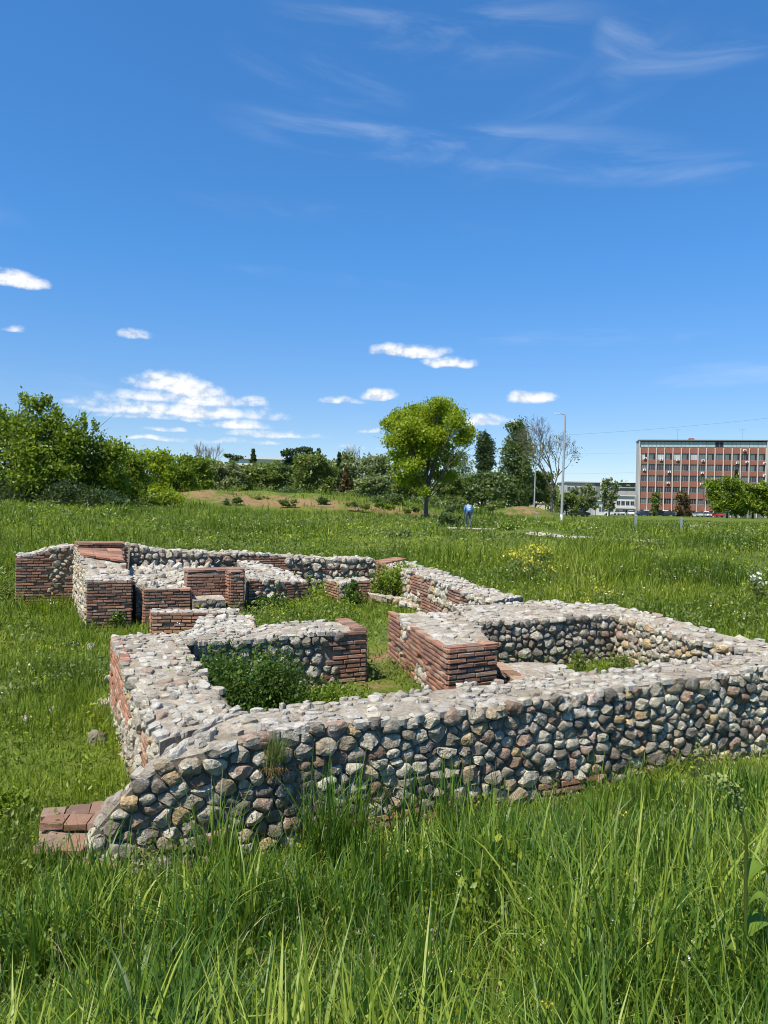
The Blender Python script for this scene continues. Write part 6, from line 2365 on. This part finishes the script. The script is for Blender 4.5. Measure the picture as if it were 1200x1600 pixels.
    for s in (-1, 1):
        st = MB()
        st.tube([(s * 0.10, -0.14, 1.44), (s * 0.125, 0.02, 1.475), (s * 0.12, 0.15, 1.38), (s * 0.12, 0.14, 1.2), (s * 0.14, -0.05, 1.06)], [0.02] * 5, 5)
        st.build('strap', mats['dark_strap'], None)
        o = bpy.data.objects[-1] if False else None
    # backpack worn on the back, a thing of its own
    bp = empty('backpack', (bx, by, bz), 'light blue backpack with dark straps on the back of the walker', 'backpack', None, rz)
    for o in [q for q in COL.objects if q.name.startswith('strap') and q.parent is None]:
        o.parent = bp
    import bmesh
    for nm, (sx, sy, sz), (lx, ly, lz), mt in (('pack_body', (0.33, 0.16, 0.46), (0, -0.20, 1.25), 'backpack_cloth'), ('front_pocket', (0.25, 0.07, 0.20), (0, -0.30, 1.14), 'backpack_cloth'), ('reflective_patch', (0.14, 0.012, 0.05), (0.02, -0.288, 1.30), 'white_paper')):
        bm = bmesh.new()
        bmesh.ops.create_cube(bm, size=1)
        bmesh.ops.scale(bm, vec=(sx, sy, sz), verts=bm.verts)
        bmesh.ops.bevel(bm, geom=bm.edges[:], offset=min(sx, sy, sz) * 0.32, segments=3, affect='EDGES')
        m3 = bpy.data.meshes.new(nm)
        bm.to_mesh(m3)
        bm.free()
        m3.polygons.foreach_set('use_smooth', [True] * len(m3.polygons))
        m3.materials.append(mats[mt])
        put(nm, m3, bp, (lx, ly, lz))
    pp = MB()
    pp.add([(-0.05, 0, 0.09), (0.05, 0.01, 0.09), (0.055, 0.0, -0.07), (-0.055, 0.01, -0.08), (-0.05, 0.015, 0.09), (0.05, 0.025, 0.09), (0.055, 0.015, -0.07), (-0.055, 0.025, -0.08)],
           [(0, 1, 2, 3), (7, 6, 5, 4), (0, 4, 5, 1), (1, 5, 6, 2), (2, 6, 7, 3), (3, 7, 4, 0)])
    c, s = math.cos(rz), math.sin(rz)
    o = pp.build('paper', mats['white_paper'], None, (bx + 0.26 * c - 0.07 * s, by + 0.26 * s + 0.07 * c, bz + 0.75), rot=(0.2, 0, 0.4))
    tag(o, 'small white paper held in the right hand of the walker', 'paper')


walker()

# ------------------------------------------------------------------ flowers and herbs
def flower_bush(px, py, zg, rx, ry, h, n, fl, fn, fs, seed, label):
    p = at_z(px, py, zg)
    leafy_bush('flower_clump', label, 'flowers', p.x, p.y, rx, ry, h, n, 0.08, 'leaf_olive', seed, 'flowering weeds in the meadow', 12, float(ground_z(p.x, p.y)), (fl, fn, fs))


flower_bush(832, 892, 0.95, 1.0, 0.8, 0.75, 700, 'petal_yellow', 430, 0.070, 401, 'large yellow flowering weed in the meadow below the path')
flower_bush(835, 905, 0.8, 0.5, 0.4, 0.6, 300, 'petal_yellow', 130, 0.07, 405, 'small yellow flowering weed in front of the large yellow one')
flower_bush(945, 952, 0.5, 0.5, 0.4, 0.5, 260, 'petal_yellow', 110, 0.05, 402, 'yellowish weed on the outer side of the right room wall')
flower_bush(1180, 950, 0.5, 0.35, 0.35, 0.7, 420, 'petal_white', 40, 0.08, 403, 'weed with white umbels at the right edge above the wall')
flower_bush(1182, 940, 0.5, 0.4, 0.3, 0.8, 260, 'petal_white', 12, 0.06, 404, 'tall leafy weed behind the white umbels at the right edge')


def wildflowers():
    rg = np.random.default_rng(5)
    for nm, mt, n, a, rr, size in (('yellow_wildflowers', 'petal_yellow', 1500, (-10, 38), (11, 60), 0.0014), ('white_wildflowers', 'petal_white', 1500, (-38, 38), (9, 60), 0.0012)):
        x, y, r = scatter(n, *a, *rr, 1.3, rg)
        k = vnoise(x * 0.35 + (10 if 'yellow' in nm else 60), y * 0.35)
        ok = free_of_walls(x, y) & (k > 0.52) & (path_dist(x, y) > 1.0) & (soil_at(x, y) < 0.2)
        x, y, r = x[ok], y[ok], r[ok]
        z = ground_z(x, y) + rg.uniform(0.18, 0.42, len(x)) * sstep(r, 6, 16) + 0.10
        P = np.repeat(np.stack([x, y, z], 1), 3, 0) + rg.normal(size=(3 * len(x), 3)) * 0.02
        V, F, T = leaf_cards(P, np.repeat(0.022 + size * r * 0.55, 3), rg.random(len(P)), rg, np.array([0, -0.5, 1.0]), aspect=1.0)
        tag(put(nm, np_mesh(nm, V, F, M[mt], False, T)), kind='stuff')
    # the foreground slope: tiny blooms between the blades
    for nm, mt, n in (('white_wildflowers', 'petal_white', 170), ('yellow_wildflowers', 'petal_yellow', 40)):
        x, y, r = scatter(n, -5, 36, 2.6, 9, 0.8, rg)
        q = bank_q(x, y)
        ok = (q > 0.1) & free_of_walls(x, y)
        x, y, q = x[ok], y[ok], q[ok]
        z = ground_z(x, y) + (0.18 + 0.30 * sstep(q, 0.2, 1.6)) * rg.uniform(0.7, 1.2, len(x))
        P = np.repeat(np.stack([x, y, z], 1), 4, 0) + rg.normal(size=(4 * len(x), 3)) * 0.004
        V, F, T = leaf_cards(P, 0.0075, rg.random(len(P)), rg, np.array([0, -0.4, 1.0]), aspect=1.1)
        tag(put(nm, np_mesh(nm, V, F, M[mt], False, T)), kind='stuff')


wildflowers()


def near_flower(px, py, d, h, label, seed, n=26, size=0.014, spread=0.022):
    """a mustard-like plant: stem, few leaves, cluster of yellow petals at the top"""
    rg = np.random.default_rng(seed)
    top = at_y(px, py, d)
    g = float(ground_z(top.x, top.y))
    root = empty('mustard_plant', (top.x, top.y, g), label, 'flower', 'yellow flowers in the near grass')
    H = top.z - g
    s = MB()
    s.tube([(0.02, 0, -0.02), (-0.01, 0.01, H * 0.5), (0, 0, H)], [0.004, 0.0035, 0.002], 5)
    s.build('stem', M['grass_tall'], root)
    P = np.array([0, 0, H]) + rg.normal(size=(n, 3)) * np.array([spread, spread, spread * 0.7])
    V, F, T = leaf_cards(P, size, rg.random(n), rg, np.array([0, -0.5, 1.0]), aspect=1.1)
    put('blossom', np_mesh('blossom', V, F, M['petal_yellow'], False, T), root)
    P = np.array([0, 0, H * 0.5]) + rg.normal(size=(8, 3)) * np.array([0.03, 0.03, H * 0.2])
    V, F, T = leaf_cards(P, 0.06, rg.random(8), rg, aspect=2.4)
    put('leaves', np_mesh('leaves', V, F, M['grass_tall'], False, T), root)


near_flower(972, 1270, 5.0, 0.4, 'yellow flower standing over the grass below the right part of the near wall', 1, 34)
near_flower(984, 1368, 4.0, 0.4, 'yellow flower lower down on the slope, below the other one on the right', 2, 18)
near_flower(856, 1568, 2.35, 0.4, 'bright yellow flower head in the grass at the bottom edge', 3, 26, 0.010, 0.010)
near_flower(1115, 1245, 5.4, 0.4, 'pale yellow flower near the right edge of the grass slope', 4, 16)


def dock_plant():
    """tall seeding stalk with broad leaves at the right edge"""
    rg = np.random.default_rng(8)
    b = at_y(1165, 1440, 3.0)
    g = float(ground_z(b.x, b.y))
    top = at_y(1105, 1215, 2.9)
    root = empty('dock_plant', (b.x, b.y, g), 'tall bent dock stalk with broad leaves at the right edge of the grass', 'plant', None)
    T = np.array(top) - np.array([b.x, b.y, g])
    pts = [(0.0, 0, -0.05), (0.0, 0.0, T[2] * 0.45), (-0.005, 0, T[2] * 0.75), (T[0] * 0.35, T[1] * 0.3, T[2] * 0.95), (T[0], T[1], T[2])]
    s = MB()
    s.tube(pts, [0.008, 0.007, 0.006, 0.004, 0.002], 7)
    s.build('stem', M['leaf_olive'], root, smooth=True)
    P = []
    for k in range(150):
        t = rg.uniform(0.62, 1.0) * (len(pts) - 1)
        i = min(int(t), len(pts) - 2)
        q = np.array(pts[i]) * (1 - (t - i)) + np.array(pts[i + 1]) * (t - i)
        P.append(q + rg.normal(size=3) * 0.014)
    V, F, Tt = leaf_cards(np.array(P), 0.020, rg.random(150), rg, aspect=1.4)
    put('seed_cluster', np_mesh('seed_cluster', V, F, M['seed'], False, Tt), root)
    for k, (z, a, L) in enumerate(((0.60, 0.3, 0.12), (0.50, -0.5, 0.10), (0.40, 0.2, 0.15), (0.30, 2.6, 0.12), (0.18, 3.3, 0.13))):
        V, F = [], []
        for i in range(7):
            t = i / 6
            w = 0.16 * L * 2.0 * math.sin(math.pi * (0.08 + 0.90 * t)) ** 0.8
            r_, zz = L * t, T[2] * z + 0.10 * math.sin(t * 2.2) - 0.10 * t * t
            for j, f in enumerate((-1, 0, 1)):
                V.append((math.cos(a) * r_ - math.sin(a) * w * f, math.sin(a) * r_ + math.cos(a) * w * f, zz + 0.012 * abs(f)))
        for i in range(6):
            for j in range(2):
                F.append((i * 3 + j, i * 3 + j + 1, i * 3 + j + 4, i * 3 + j + 3))
        put('leaf', np_mesh('leaf', V, F, M['grass_tall'], True, np.full(len(V), 0.55)), root)


dock_plant()


def herb(px, py, d, r, h, n, size, label, seed, mat='leaf_maple'):
    p = at_y(px, py, d)
    leafy_bush('broadleaf_herb', label, 'plant', p.x, p.y, r, r, h, n, size, mat, seed, 'leafy herbs in the near grass', 6)


herb(770, 1310, 4.7, 0.22, 0.42, 140, 0.075, 'light green broad leaved herb in the grass below the near wall', 51)
herb(742, 1365, 4.1, 0.16, 0.36, 80, 0.06, 'smaller broad leaved herb in front of the other one below the near wall', 52)
herb(240, 1330, 5.1, 0.3, 0.40, 220, 0.04, 'fine leaved herb at the near left corner of the wall', 53, 'leaf_olive')
herb(870, 1165, 6.85, 0.14, 0.35, 90, 0.035, 'fine herb leaning on the foot of the near wall', 54, 'leaf_olive')
herb(1085, 1140, 7.9, 0.2, 0.45, 160, 0.04, 'fine herb against the right part of the near wall', 55, 'leaf_olive')


def loose_stones():
    r = random.Random(66)
    spots = [(150, 1152, 0.17, 'brown half buried stone beside the left wall'), (165, 1100, 0.14, 'grey stone in the grass close to the left wall face'), (40, 1128, 0.09, 'flat pale stone on the left slope, farther from the wall'),
             (82, 1112, 0.07, 'small pale stone on the left slope, nearer the wall'), (170, 1065, 0.13, 'grey stone at the foot of the far end of the left wall'), (142, 1010, 0.12, 'pale stone in the weeds below the tall left stub'), (118, 1005, 0.09, 'small white stone left of the pale one below the tall stub')]
    for i, (px, py, s, lb) in enumerate(spots):
        p = at_z(px, py, 0.28)
        z = float(ground_z(p.x, p.y))
        poly = [(s * r.uniform(0.7, 1.2) * math.cos(a), s * r.uniform(0.6, 0.9) * math.sin(a)) for a in np.linspace(0, 2 * math.pi, 8)[:-1]]
        V, F = stone_shape(poly, 0, 0, r, 0.002, s * 0.75, 0.08)
        me = bpy.data.meshes.new('loose_stone')
        me.from_pydata(V, [], F)
        a = me.attributes.new('tint', 'FLOAT', 'POINT')
        a.data.foreach_set('value', [0.45 if 'brown' in lb else 0.3 if 'grey' in lb else 0.14] * len(V))
        me.materials.append(M['stone'])
        tag(put('loose_stone', me, None, (p.x, p.y, z + 0.02), (0, 0, r.uniform(0, 6))), lb, 'stone', 'loose stones on the left slope')


loose_stones()
